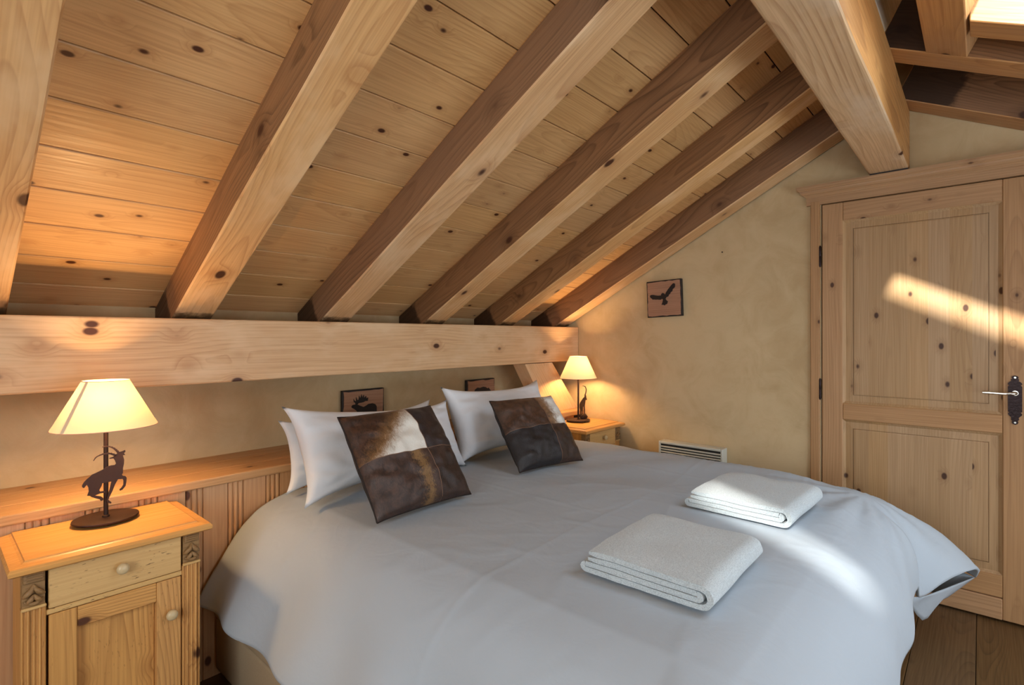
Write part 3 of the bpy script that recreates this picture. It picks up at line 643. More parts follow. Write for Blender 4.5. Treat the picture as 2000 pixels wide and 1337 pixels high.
# ------------------------------------------------------------------ bedside cabinets
def cabinet(x0, lab):
    r = tag(empty('bedside_cabinet', (x0, 1.87, 0)), lab, 'cabinet', 'bedside cabinets')
    T = Matrix.Translation((x0, 1.87, 0)); W, D, HT = 0.483, 0.345, 0.717
    def tb(name, org, xd, zd, L, w, h, mat, par, bev=0.002): 
        return timber(name, (x0 + org[0], 1.87 + org[1], org[2]), xd, zd, L, w, h, mat, par, bev)
    # top board with a sunk moulding round a raised field
    bm = bmesh.new()
    def ring(d0, z, back=0.0): return [bm.verts.new(q) for q in ((d0, d0, z), (W - d0, d0, z), (W - d0, D - back, z), (d0, D - back, z))]
    rs = [ring(0.010, HT - 0.032), ring(0.0, HT - 0.026), ring(-0.001, HT - 0.016), ring(0.004, HT - 0.009), ring(0.028, HT - 0.006), ring(0.034, HT - 0.0035), ring(0.036, HT)]
    for a, b in zip(rs[:-1], rs[1:]):
        for k in range(4): bm.faces.new((a[k], a[(k + 1) % 4], b[(k + 1) % 4], b[k]))
    bm.faces.new(rs[0][::-1]); bm.faces.new(rs[-1])
    obj('top_board', bm, M_NSTOP, r, T)
    # carcass
    for xa, nm in ((0.029, 'side_panel'), (0.434, 'side_panel')):
        tb(nm, (xa + 0.009, 0.185, 0.03), (0, 0, 1), (1, 0, 0), HT - 0.062, 0.31, 0.012, M_NS, r)
    tb('back_panel', (0.24, 0.335, 0.03), (0, 0, 1), (0, -1, 0), HT - 0.062, 0.40, 0.008, M_NS, r)
    tb('shelf_rail', (0.078, 0.045, 0.556), (1, 0, 0), (0, 0, 1), 0.327, 0.03, 0.014, M_NSDRAWER, r)
    tb('plinth', (0.02, 0.19, 0.0), (1, 0, 0), (0, 0, 1), 0.443, 0.325, 0.05, M_NS, r, 0.004)
    # pilasters: fluted shafts under carved capitals
    for xa in (0.027, 0.405):
        w = 0.051
        pf = [(0, 0.0), (0.003, -0.004)]
        for k in range(4):
            c = 0.0075 + k * 0.012
            pf += [(c - 0.0045, -0.004), (c - 0.003, 0.0), (c + 0.0015, 0.0), (c + 0.0045, -0.005)]
        pf += [(w - 0.002, -0.004), (w, 0.0), (w, 0.03), (0, 0.03)]
        bm = bmesh.new()
        a = [bm.verts.new((0, q[0], -q[1])) for q in pf]; b = [bm.verts.new((0.535, q[0], -q[1])) for q in pf]; nn = len(pf)
        for i in range(nn): bm.faces.new((a[i], a[(i + 1) % nn], b[(i + 1) % nn], b[i]))
        bm.faces.new(a[::-1]); bm.faces.new(b)
        pil = obj('pilaster', bm, M_NS, r, frame((x0 + xa + w, 1.87 + 0.030, 0.05), (0, 0, 1), (0, -1, 0)))
        Mc = Matrix.Translation((x0 + xa, 1.87 + 0.030, 0.585))
        bm = bmesh.new(); bm_box(bm, (0.002, -0.001, 0), (w - 0.002, 0.03, 0.100), 0.001); obj('capital', bm, M_CARVE, pil, Mc)
        bm = bmesh.new(); bm_box(bm, (0.0, -0.010, 0.0), (w, 0.0, 0.008), 0.002); obj('capital_sill', bm, M_NSDRAWER, pil, Mc)
        bm = bmesh.new(); bm_box(bm, (0.004, -0.007, 0.071), (w - 0.004, 0.0, 0.097), 0.002)
        for k in range(3): bm_box(bm, (0.011, -0.0105, 0.0755 + k * 0.0066), (w - 0.008, -0.006, 0.0795 + k * 0.0066), 0.001)
        obj('reeded_block', bm, M_CARVE, pil, Mc)
        def leaf(name, pts, wid, ztop):
            bm = bmesh.new(); path = smooth_path(pts, 5); m_ = len(path)
            tube(bm, path, [0.0015 + wid * math.sin(math.pi * (i + 0.4) / (m_ + 0.2)) for i in range(m_)], 8)
            smooth_angle(obj(name, bm, M_CARVE, pil, Mc), 60)
        leaf('carved_leaf', [(0.0255, -0.002, 0.066), (0.020, -0.008, 0.052), (0.010, -0.007, 0.042), (0.003, -0.002, 0.036)], 0.0055, 0)
        leaf('carved_leaf', [(0.0255, -0.002, 0.066), (0.031, -0.008, 0.052), (0.041, -0.007, 0.042), (0.048, -0.002, 0.036)], 0.0055, 0)
        leaf('carved_leaf', [(0.0255, -0.004, 0.040), (0.019, -0.009, 0.028), (0.011, -0.006, 0.020)], 0.005, 0)
        leaf('carved_leaf', [(0.0255, -0.004, 0.040), (0.033, -0.009, 0.028), (0.041, -0.006, 0.020)], 0.005, 0)
        leaf('carved_leaf', [(0.006, -0.003, 0.024), (0.0255, -0.008, 0.016), (0.046, -0.003, 0.024)], 0.0045, 0)
    # drawer
    dr = tb('drawer', (0.083, 0.045, 0.572 + 0.0555), (1, 0, 0), (0, -1, 0), 0.319, 0.111, 0.016, M_NSDRAWER, r, 0.002)
    kp = [(0.0, 0.0), (0.008, 0.0), (0.0075, 0.006), (0.011, 0.010), (0.0155, 0.015), (0.0165, 0.020), (0.014, 0.026), (0.008, 0.0295), (0.0, 0.030)]
    lathe('knob', kp, M_KNOB, dr, frame((x0 + 0.246, 1.87 + 0.029, 0.634), (1, 0, 0), (0, -1, 0)), 20, cap=False, ang=70)
    # door: stiles, rails, sunk panel
    dz0, dz1, ya = 0.055, 0.554, 0.060
    dp = empty('cabinet_door'); 
    WM[dp.name] = Matrix.Translation((x0 + 0.24, 1.9, 0.05)); dp.parent = r; dp.matrix_local = WM[r.name].inverted() @ WM[dp.name]
    tb('stile', (0.083 + 0.031, ya, dz0), (0, 0, 1), (0, -1, 0), dz1 - dz0, 0.061, 0.030, M_NS, dp)
    tb('stile', (0.369, ya, dz0), (0, 0, 1), (0, -1, 0), dz1 - dz0, 0.066, 0.030, M_NS, dp)
    tb('rail', (0.1455, ya, dz1 - 0.029), (1, 0, 0), (0, -1, 0), 0.190, 0.058, 0.0295, M_NS, dp)
    tb('rail', (0.1455, ya, dz0 + 0.035), (1, 0, 0), (0, -1, 0), 0.190, 0.070, 0.0295, M_NS, dp)
    tb('sunk_panel', (0.240, ya - 0.001, dz0 + 0.068), (0, 0, 1), (0, -1, 0), dz1 - dz0 - 0.125, 0.192, 0.005, M_NS, dp)
    lathe('knob', kp, M_KNOB, dp, frame((x0 + 0.372, 1.87 + ya - 0.030, 0.448), (1, 0, 0), (0, -1, 0)), 20, cap=False, ang=70)
    return r
cabinet(0.149, 'carved antique pine bedside cabinet in the lower left corner')
cabinet(2.812, 'carved pine bedside cabinet in the far corner, mostly hidden by the bed')
# ------------------------------------------------------------------ table lamps
sG = 0.000262
gx0, gz0 = 1395.0, 975.0        # foot of the stem in the study crop
def gpx(pts, fx=0.78): return [((a - gx0) * sG * fx, (gz0 - b) * sG) for a, b in pts]
ibex_body = gpx([(1090, 555), (1088, 535), (1110, 500), (1150, 465), (1190, 440), (1205, 425), (1250, 412), (1300, 395), (1350, 380), (1400, 352), (1450, 345), (1500, 347), (1515, 330), (1500, 290), (1480, 262), (1430, 262), (1432, 250), (1475, 242), (1510, 222), (1545, 195), (1580, 190), (1605, 185), (1632, 176), (1640, 195), (1620, 215), (1635, 240), (1605, 240), (1612, 265), (1622, 300), (1618, 350), (1606, 400), (1605, 460), (1592, 478), (1600, 495), (1640, 508), (1655, 530), (1650, 580), (1640, 630), (1600, 670), (1565, 678), (1560, 660), (1590, 640), (1610, 610), (1612, 560), (1600, 535), (1540, 530), (1500, 590), (1470, 660), (1430, 730), (1415, 765), (1455, 800), (1450, 818), (1405, 800), (1390, 770), (1430, 640), (1455, 545), (1360, 545), (1338, 548), (1328, 580), (1300, 625), (1310, 645), (1372, 648), (1376, 668), (1310, 668), (1245, 682), (1320, 705), (1350, 730), (1350, 755), (1320, 765), (1308, 740), (1250, 715), (1200, 692), (1185, 676), (1150, 668), (1170, 620), (1165, 570), (1145, 535), (1110, 570)])
horn1 = [(1338, 105), (1380, 100), (1430, 110), (1480, 135), (1520, 170), (1545, 200)]
horn2 = [(1228, 258), (1260, 220), (1310, 200), (1370, 190), (1430, 195), (1480, 215), (1510, 235)]
def lamp(ax, ay, z, kind, lab):
    r = tag(empty('table_lamp', (ax, ay, z)), lab, 'lamp', 'animal table lamps')
    T = Matrix.Translation((ax, ay, z))
    lathe('base', [(0.0, 0.004), (0.80, 0.004), (0.97, 0.006), (1.0, 0.010), (0.99, 0.0135), (0.95, 0.0145), (0.0, 0.0145)], M_IRON, r, T, 48, 0.089, 0.080, cap=False)
    for k in range(3):
        a = 2 * math.pi * k / 3 + 0.5
        lathe('foot', [(0.0, 0.0), (0.008, 0.0), (0.008, 0.006), (0.0, 0.006)], M_BLACK, r, T @ Matrix.Translation((0.06 * math.cos(a), 0.054 * math.sin(a), 0)), 12, cap=False)
    lathe('stem', [(0.0, 0.0142), (0.0105, 0.0142), (0.0105, 0.019), (0.0065, 0.021), (0.0065, 0.290), (0.009, 0.292), (0.011, 0.300), (0.0, 0.300)], M_IRON, r, T, 20, cap=False)
    lathe('lamp_holder', [(0.0, 0.300), (0.014, 0.300), (0.014, 0.345), (0.0, 0.345)], M_BRASS, r, T, 16, cap=False)
    if kind == 'ibex':
        M = T @ Matrix.Translation((0, -0.011, 0.0145))
        ib = extrude_outline('ibex_figure', ibex_body, 0.003, M_IRONP, r, M)
        for hp in (horn1, horn2):
            path = smooth_path([((a - gx0) * sG * 0.78, 0.0, (gz0 - b) * sG) for a, b in hp], 5)
            bm = bmesh.new(); m_ = len(path)
            up, dn = [], []
            for i, q in enumerate(path):
                f = i / (m_ - 1); wd = 0.0018 + 0.0052 * f
                d = V(path[min(i + 1, m_ - 1)]) - V(path[max(i - 1, 0)]); d.normalize(); nn = V((-d.z, 0, d.x))
                tooth = 0.0016 * (1 if i % 3 == 1 else 0) * f
                up.append((q[0] + nn.x * (wd / 2 + tooth), q[2] + nn.z * (wd / 2 + tooth))); dn.append((q[0] - nn.x * wd / 2, q[2] - nn.z * wd / 2))
            bm.free()
            extrude_outline('horn', dn + up[::-1], 0.003, M_IRONP, ib, M)
    else:
        M = T @ Matrix.Translation((0.006, -0.012, 0.0145))
        # standing chamois-like ibex on a rock, horns swept back
        body = [(0.000, 0.005), (0.000, 0.062), (-0.006, 0.085), (-0.008, 0.105), (0.000, 0.118), (0.018, 0.132), (0.036, 0.146), (0.052, 0.152), (0.058, 0.165), (0.070, 0.166), (0.074, 0.152), (0.082, 0.132), (0.076, 0.127), (0.068, 0.138), (0.064, 0.120), (0.060, 0.104), (0.056, 0.090), (0.054, 0.036), (0.046, 0.034), (0.044, 0.086), (0.034, 0.086), (0.030, 0.034), (0.022, 0.032), (0.022, 0.070), (0.014, 0.052), (0.012, 0.005)]
        ib = extrude_outline('ibex_figure', body, 0.003, M_IRONP, r, M)
        for s in (0.0, 0.008):
            path = smooth_path([(0.056 + s, 0.160), (0.070 + s, 0.185), (0.072 + s, 0.208), (0.058 + s, 0.226), (0.030 + s, 0.232)], 5); m_ = len(path); up, dn = [], []
            for i, q in enumerate(path):
                wd = 0.009 * (1 - 0.8 * i / (m_ - 1)); a, b = path[max(i - 1, 0)], path[min(i + 1, m_ - 1)]
                d = V((b[0] - a[0], 0, b[1] - a[1])).normalized(); up.append((q[0] - d.z * wd / 2, q[1] + d.x * wd / 2)); dn.append((q[0] + d.z * wd / 2, q[1] - d.x * wd / 2))
            extrude_outline('horn', dn + up[::-1], 0.003, M_IRONP, ib, M @ Matrix.Translation((0, s * 0.4, 0)))
        rock = bmesh.new(); bmesh.ops.create_icosphere(rock, subdivisions=2, radius=1.0)
        for v in rock.verts:
            q = 1 + 0.22 * noise.noise(v.co * 1.9); v.co = V((v.co.x * 0.036 * q + 0.048, v.co.y * 0.018 * q, max(v.co.z, -0.5) * 0.024 * q + 0.011))
        obj('rock', rock, M_IRON, r, M)
    zb, zt = 0.305, 0.456
    bm = bmesh.new()
    n = 72; prof_ = [(zb, 0.141, 0.122), (zb + 0.003, 0.1405, 0.1215)] + [(zb + (zt - zb) * k / 8, 0.141 + (0.0625 - 0.141) * k / 8, 0.122 + (0.058 - 0.122) * k / 8) for k in range(1, 9)]
    rings = []
    for zz, rx, ry in prof_: rings.append([bm.verts.new((rx * math.cos(2 * math.pi * i / n), ry * math.sin(2 * math.pi * i / n), zz)) for i in range(n)])
    for a, b in zip(rings[:-1], rings[1:]):
        for i in range(n): bm.faces.new((a[i], a[(i + 1) % n], b[(i + 1) % n], b[i]))
    sh = smooth_angle(obj('lamp_shade', bm, M_SHADE, r, T), 60)
    for rr, zz in (((0.1415, 0.1225), zb), ((0.063, 0.0585), zt)):
        bm = bmesh.new(); tube(bm, [(rr[0] * math.cos(2 * math.pi * i / 48), rr[1] * math.sin(2 * math.pi * i / 48), zz) for i in range(49)], 0.0012, 6); obj('shade_rim', bm, M_TRIM, sh, T)
    # overlapped seam strip of the shade
    a0_ = math.radians(212) if kind == 'ibex' else math.radians(60)
    bm = bmesh.new(); q = []
    for k in range(9):
        f = k / 8; rx = 0.1412 + (0.0627 - 0.1412) * f; ry = 0.1222 + (0.0582 - 0.1222) * f
        row = []
        for da in (-0.045, 0.045):
            aa = a0_ + da * (1 + 0.9 * f); row.append(bm.verts.new(((rx + .0004) * math.cos(aa), (ry + .0004) * math.sin(aa), zb + (zt - zb) * f)))
        q.append(row)
    for a, b in zip(q[:-1], q[1:]): bm.faces.new((a[0], a[1], b[1], b[0]))
    obj('shade_seam', bm, M_SHADE, sh, T)
    bm = bmesh.new()
    for k in range(3):
        a = 2 * math.pi * k / 3 + 0.3
        tube(bm, [(0.012 * math.cos(a), 0.012 * math.sin(a), 0.34), (0.0605 * math.cos(a), 0.056 * math.sin(a), zt - 0.006)], 0.0012, 5)
    obj('shade_carrier', bm, M_BRASS, sh, T)
    bl = bmesh.new(); bmesh.ops.create_uvsphere(bl, u_segments=16, v_segments=10, radius=0.02)
    for v in bl.verts: v.co.z = v.co.z * 1.25 + 0.368
    obj('bulb', bl, M_BULB, r, T, smooth=True)
    ld = bpy.data.lights.new('lamp_light', 'POINT'); ld.energy = LAMP_W; ld.color = LAMP_COL; ld.shadow_soft_size = 0.03
    lo = bpy.data.objects.new('lamp_light', ld); link(lo, r, T @ Matrix.Translation((0, 0, 0.368)))
    return r
lamp(0.400, 2.122, 0.717, 'ibex', 'table lamp with a leaping ibex figure, lit, on the left bedside cabinet')
lamp(3.072, 2.112, 0.717, 'standing', 'small lit table lamp with a standing ibex, in the far corner')
# ------------------------------------------------------------------ bed
bed = tag(empty('bed', (1.82, 1.2, 0)), 'beige fabric bed base with mattress, hidden under the white duvet', 'bed')
bm = bmesh.new(); bm_box(bm, (0.755, 0.24, 0.035), (2.80, 2.205, 0.232), 0.012, 3); smooth_angle(obj('base_box', bm, M_BASEF, bed))
bm = bmesh.new(); bm_box(bm, (0.750, 0.235, 0.236), (2.805, 2.208, 0.292), 0.012, 3); smooth_angle(obj('base_top', bm, M_BASEF, bed))
bm = bmesh.new(); bm_box(bm, (0.96, 0.42, 0.294), (2.66, 2.20, 0.575), 0.05, 4); smooth_angle(obj('mattress', bm, M_LINEN, bed))
for fx in (0.85, 2.70):
    for fy in (0.34, 2.1):
        lathe('bed_leg', [(0.0, 0.0), (0.022, 0.0), (0.026, 0.036), (0.0, 0.036)], M_BLACK, bed, Matrix.Translation((fx, fy, 0)), 16, cap=False)
# duvet: a sheet draped over the rounded block of the mattress
P_L = [(0, 0, 0), (.085, .080, .026), (.15, .140, .060), (.23, .200, .122), (.34, .256, .217), (.445, .310, .307), (.49, .330, .348)]
P_R = [(0, 0, 0), (.10, .10, .014), (.20, .19, .045), (.30, .268, .108), (.40, .322, .195), (.50, .356, .290), (.58, .376, .366)]
P_F = [(0, 0, 0), (.10, .097, .018), (.20, .180, .066), (.30, .243, .143), (.40, .278, .235), (.50, .292, .333), (.54, .292, .372)]
P_C = [(0, 0, 0), (.10, .10, .012), (.20, .195, .042), (.30, .287, .088), (.45, .418, .165), (.60, .535, .260), (.80, .672, .400)]
def prof_at(P, e):
    for a, b in zip(P[:-1], P[1:]):
        if e <= b[0]:
            f = (e - a[0]) / (b[0] - a[0]); return a[1] + (b[1] - a[1]) * f, a[2] + (b[2] - a[2]) * f
    a, b = P[-2], P[-1]; f = (e - a[0]) / (b[0] - a[0]); return a[1] + (b[1] - a[1]) * f, a[2] + (b[2] - a[2]) * f
def dense(P, n=60):
    # smooth the polyline profile
    pts = smooth_path(P, 10); return [tuple(q) for q in pts]
P_L, P_R, P_F, P_C = (dense(q) for q in (P_L, P_R, P_F, P_C))
DXL, DXR_, DYF, DYH = 1.03, 2.56, 0.47, 2.20
HL, HR, HF = 0.49, 0.58, 0.54
def sstep(a, b, x): t = min(1, max(0, (x - a) / (b - a))); return t * t * (3 - 2 * t)
def duvet_point(a, b):
    ex = max(DXL - a, 0) if a < DXL else max(a - DXR_, 0)
    sx = -1 if a < DXL else 1
    ey = max(DYF - b, 0)
    xc = min(max(a, DXL), DXR_); yc = max(b, DYF)
    u = (xc - 1.80) / 0.80
    zt = 0.655 + 0.013 * (1 - min(1, abs(u)) ** 2.4) * sstep(0.2, 0.7, yc) + 0.045 * sstep(2.15, 2.62, xc) * sstep(0.3, 0.75, yc)
    px_, py_, dz = xc, yc, 0.0
    nz = lambda s, q: noise.noise(V((a * s + q, b * s - q, q * 1.7)))
    if ex or ey:
        r = math.hypot(ex, ey); cx, cy = ex / r, ey / r
        PS = P_L if sx < 0 else P_R
        o1, d1 = prof_at(PS, r); o2, d2 = prof_at(P_F, r); o3, d3 = prof_at(P_C, r)
        wx, wy = cx * cx, cy * cy
        wc = (2 * cx * cy) ** 1.2 * (1.0 if sx > 0 else 0.5)
        o = (o1 * wx + o2 * wy) * (1 - wc) + o3 * wc; dz = (d1 * wx + d2 * wy) * (1 - wc) + d3 * wc
        if sx > 0 and ex and b > 1.3:                  # squeezed beside the far cabinet
            o *= 1 - 0.42 * sstep(1.55, 1.9, b)
        k = sstep(0.12, 0.5, r)
        if ex and not ey and sx < 0:                   # hanging folds on the near side
            o += k * (0.016 * math.sin(b * 17 + 2.2 * ex + 1.4 * nz(2.0, 3)) + 0.012 * nz(4.0, 9)); dz += -0.02 * k * sstep(2.0, 1.3, b)
        if ey and not ex:
            o += k * (0.006 * math.sin(a * 15 + 1.3 * nz(2.0, 5)) + 0.006 * nz(4.5, 2))
            dz -= k * 0.055 * sstep(2.25, 2.56, a)     # hem lifts next to the corner
        if ex and ey:
            ph = math.atan2(ey, ex)
            o += k * 0.008 * math.sin(ph * 9.0 + 0.6) * math.sin(2 * ph); dz -= k * 0.055 * sx * max(0, math.sin(ph) - 0.75) * 4 * (1 if sx > 0 else 0) * 0.25
        px_ += sx * cx * o; py_ -= cy * o
    top = 1 - sstep(0.0, 0.25, max(ex, ey))
    z = zt - dz
    z += 0.005 * nz(2.3, 1) + 0.003 * nz(6.0, 4)
    # short crossing wrinkles on the far side and towards the foot
    far = sstep(2.05, 2.6, a) * sstep(1.5, 0.7, b)
    q1 = noise.noise(V((a * 5.0 + b * 2.0, b * 19.0 - a * 4.0, 4.2))); z += 0.0042 * far * max(0, 0.55 - abs(q1) * 3.0)
    q2 = noise.noise(V((a * 3.0 - b * 2.5, b * 4.5 + a * 3.5, 9.1))); z += 0.0026 * max(0, 0.5 - abs(q2) * 5.0)
    q3 = noise.noise(V((a * 1.7 + b * 1.1, b * 2.1 - a * 1.4, 2.7))); z += 0.004 * max(0, 0.35 - abs(q3) * 4.0)
    # long soft wrinkles and pressed fold lines
    wr = math.sin(20 * (a * 0.9 + b * 0.45) + 5 * nz(1.3, 7)); z += 0.0028 * wr * sstep(-0.1, 0.4, nz(1.1, 11))
    for c, h in ((2.33, 0.0020), (1.66, 0.0016)): z += h * math.exp(-((a - c) / 0.008) ** 2) * top
    for c, h in ((1.02, 0.0020), (0.36, 0.0012)): z += h * math.exp(-((b - c) / 0.008) ** 2)
    # tension folds running out of the far foot corner
    dx_, dy_ = a - 2.62, b - 0.36; rr = math.hypot(dx_, dy_)
    if rr > 0.02: z += 0.006 * math.sin(math.atan2(dy_, dx_) * 13 + 2 * nz(2, 8)) * math.exp(-((rr - 0.32) / 0.22) ** 2)
    return (px_, py_, z)
NA, NB = 270, 240
bm = bmesh.new(); gv = []
aa = [DXL - HL + (DXR_ + HR - DXL + HL) * i / NA for i in range(NA + 1)]
bb = [DYF - HF + (DYH - DYF + HF) * j / NB for j in range(NB + 1)]
for b in bb: gv.append([bm.verts.new(duvet_point(a, b)) for a in aa])
for j in range(NB):
    for i in range(NA): bm.faces.new((gv[j][i], gv[j][i + 1], gv[j + 1][i + 1], gv[j + 1][i]))
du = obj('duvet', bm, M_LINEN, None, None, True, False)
sm = du.modifiers.new('thick', 'SOLIDIFY'); sm.thickness = 0.012; sm.offset = -1
tag(du, 'large white duvet draped over the whole bed', 'duvet')
# hem pocket of the duvet cover at the far foot corner: lower layer and filling edge
tip = V(duvet_point(aa[-1], bb[0]))
notch = V(duvet_point(DXR_ + 0.02, bb[0]))
side = V(duvet_point(aa[-1], DYF - 0.10))
bm = bmesh.new(); g_ = []
n1, n2 = 14, 8
for i in range(n1 + 1):
    f = i / n1
    if f < 0.6: top_ = notch.lerp(tip, f / 0.6)
    else: top_ = tip.lerp(side, (f - 0.6) / 0.4)
    row = []
    for j in range(n2 + 1):
        h = j / n2
        drop = 0.165 * math.sin(math.pi * min(1, f * 1.05)) ** 0.7 * (0.75 + 0.25 * math.sin(f * 9))
        inn = V((-0.10, 0.12, 0)) * h * (0.4 + 0.6 * f)
        row.append(bm.verts.new(top_ + inn * 1.0 + V((0, 0, -drop * h - 0.004 + 0.006 * math.sin(f * 20) * h))))
    g_.append(row)
for a, b in zip(g_[:-1], g_[1:]):
    for j in range(n2): bm.faces.new((a[j], a[j + 1], b[j + 1], b[j]))
fl = obj('cover_flap', bm, M_LINEN, du, None, True)
s2 = fl.modifiers.new('thick', 'SOLIDIFY'); s2.thickness = 0.003
# ------------------------------------------------------------------ pillows
def pillow_point(u, v, a, b, T, side, seed, pinch=0.07, ear=0.03, skew=0.0):
    """u, v in -1..1."""
    x = a * u * (1 - pinch * 0.45 * (1 - v * v) * u * u); y = b * v * (1 - pinch * 1.3 * (1 - u * u) * v * v)
    c = (abs(u) * abs(v)) ** 6; x += ear * c * (1 if u > 0 else -1); y += ear * c * (1 if v > 0 else -1)
    y -= skew * (u + 1) / 2 * (v + 1) / 2
    h = max(0, (1 - u * u)) ** 0.36 * max(0, (1 - v * v)) ** 0.36
    z = T * h * side
    e = (1 - max(abs(u), abs(v)))
    q = V((u * 2.1 + seed, v * 2.1, seed * 0.7))
    z += side * (0.012 * noise.noise(q) + 0.008 * noise.noise(q * 2.7)) * min(1, e * 5)
    # creases running in from the side seams
    cr = math.sin(v * 15 + 4 * noise.noise(V((u * 1.5, v * 1.5, seed)))) * (abs(u) ** 3) * min(1, e * 6); z += side * 0.006 * cr
    return (x, y, z)
def pframe(BL, BR, TL):
    BL, BR, TL = V(BL), V(BR), V(TL); X = (BR - BL); up = TL - BL; w = X.length; X.normalize(); up = up - X * up.dot(X); h = up.length; up.normalize()
    Z = X.cross(up); c = BL + X * w / 2 + up * h / 2
    return Matrix(((X.x, up.x, Z.x, c.x), (X.y, up.y, Z.y, c.y), (X.z, up.z, Z.z, c.z), (0, 0, 0, 1))), w, h
def pillow(BL, BR, TL, T, seed, lab, ear=0.02, pinch=0.045, group='white bed pillows', skew=0.0):
    M, w, h = pframe(BL, BR, TL); a, b = w / 2 - ear, h / 2 - ear
    bm = bmesh.new(); N = 44; S = {}
    f = lambda t: math.copysign(abs(t) ** 0.8, t)
    for side in (1, -1):
        for i in range(N + 1):
            for j in range(N + 1):
                if side < 0 and (i in (0, N) or j in (0, N)): S[side, i, j] = S[1, i, j]; continue
                S[side, i, j] = bm.verts.new(pillow_point(f(2 * i / N - 1), f(2 * j / N - 1), a, b, T, side, seed, pinch, ear, skew))
        for i in range(N):
            for j in range(N):
                q = [S[side, i, j], S[side, i + 1, j], S[side, i + 1, j + 1], S[side, i, j + 1]]
                bm.faces.new(q if side > 0 else q[::-1])
    o = obj('pillow', bm, M_PILLOW, None, M, True, False)
    return tag(o, lab, 'pillow', group)
pillow((0.985, 2.110, 0.668), (1.80, 2.115, 0.672), (0.838, 2.175, 0.966), 0.048, 1.3, 'white pillow at the back left, peeking out beside the moose plaque', 0.022, 0.09, skew=-0.012)
pillow((0.948, 1.880, 0.672), (1.815, 1.915, 0.668), (0.938, 2.055, 1.040), 0.088, 4.1, 'white pillow behind the left patchwork cushion', 0.022, 0.12, skew=0.055)
pillow((1.775, 1.930, 0.676), (2.570, 1.93, 0.660), (1.722, 2.085, 1.056), 0.090, 8.6, 'white pillow behind the right patchwork cushion', 0.024, 0.12, skew=-0.004)
# ------------------------------------------------------------------ cowhide patchwork cushions
def hide(name, a, b, mode, c3=None):
    """a: main hair colour, b: second colour; the pattern of the coat in cushion coordinates."""
    t = NT(name); co = t.coord('Object'); x, y, z = t.sep(co)[0:3]
    hair = t.noise(t.vmath('MULTIPLY', co, (420.0, 90.0, 200.0)), 1.0, 3.0, 0.6, 0.6); cl = t.noise(co, 34.0, 5.0, 0.7, 0.8); big = t.noise(co, 5.0, 2.0)
    jit = t.math('ADD', t.math('MULTIPLY', t.math('SUBTRACT', hair, 0.5), 0.10), t.math('MULTIPLY', t.math('SUBTRACT', cl, 0.5), 0.09))
    base = t.mix(t.mapr(t.math('ADD', t.math('MULTIPLY', cl, 0.6), t.math('MULTIPLY', hair, 0.4)), 0.36, 0.66), srgb(*a), srgb(*[min(255, q * 1.9 + 6) for q in a]))
    if mode == 'white_corner':
        d = t.math('ADD', t.math('SUBTRACT', t.math('MULTIPLY', x, 1.0), y), jit)
        m1 = t.mapr(d, -0.175, -0.085); tan = t.mapr(d, -0.25, -0.13, 0.0, 0.7)
        col = t.mix(tan, base, srgb(150, 112, 70)); col = t.mix(m1, col, srgb(*b))
    elif mode == 'stripe':
        d = t.math('ABSOLUTE', t.math('ADD', t.math('ADD', x, c3), jit)); m1 = t.mapr(d, 0.034, 0.002, 0.0, 0.6); col = t.mix(m1, base, srgb(*b))
    elif mode == 'white_right':
        d = t.math('ADD', x, jit); m1 = t.mapr(d, 0.085, 0.135); tan = t.mapr(d, 0.03, 0.10, 0.0, 0.75)
        col = t.mix(tan, base, srgb(140, 108, 76)); col = t.mix(m1, col, srgb(*b))
    else: col = t.mix(t.mapr(big, 0.5, 0.7, 0.0, 0.5), base, srgb(*b))
    t.put(t.b.inputs['Base Color'], col); t.put(t.b.inputs['Roughness'], t.mapr(hair, 0.3, 0.7, 0.38, 0.62))
    t.b.inputs['Sheen Weight'].default_value = 0.04; t.b.inputs['Sheen Roughness'].default_value = 0.4
    t.bump(t.math('ADD', hair, t.math('MULTIPLY', cl, 0.5)), 0.45, 0.003)
    return t.m
H1 = [hide('hide_white_brown', (36, 21, 13), (214, 212, 204), 'white_corner'), hide('hide_dark', (23, 15, 14), (40, 38, 44), 'plain'),
      hide('hide_gold_streak', (38, 26, 21), (150, 114, 66), 'stripe', -0.005), hide('hide_brown', (33, 21, 16), (24, 17, 15), 'plain')]
H2 = [hide('hide_red_brown', (45, 29, 20), (74, 60, 50), 'plain'), hide('hide_white_tan', (70, 50, 36), (216, 216, 210), 'white_right'),
      hide('hide_black', (18, 15, 16), (34, 32, 38), 'plain'), hide('hide_umber', (35, 23, 17), (30, 21, 18), 'plain')]
M_SEAM = plain('hide_seam', (112, 84, 66), 0.7)
M_SUEDE = plain('dark_suede', (34, 24, 20), 0.8, var=0.2)
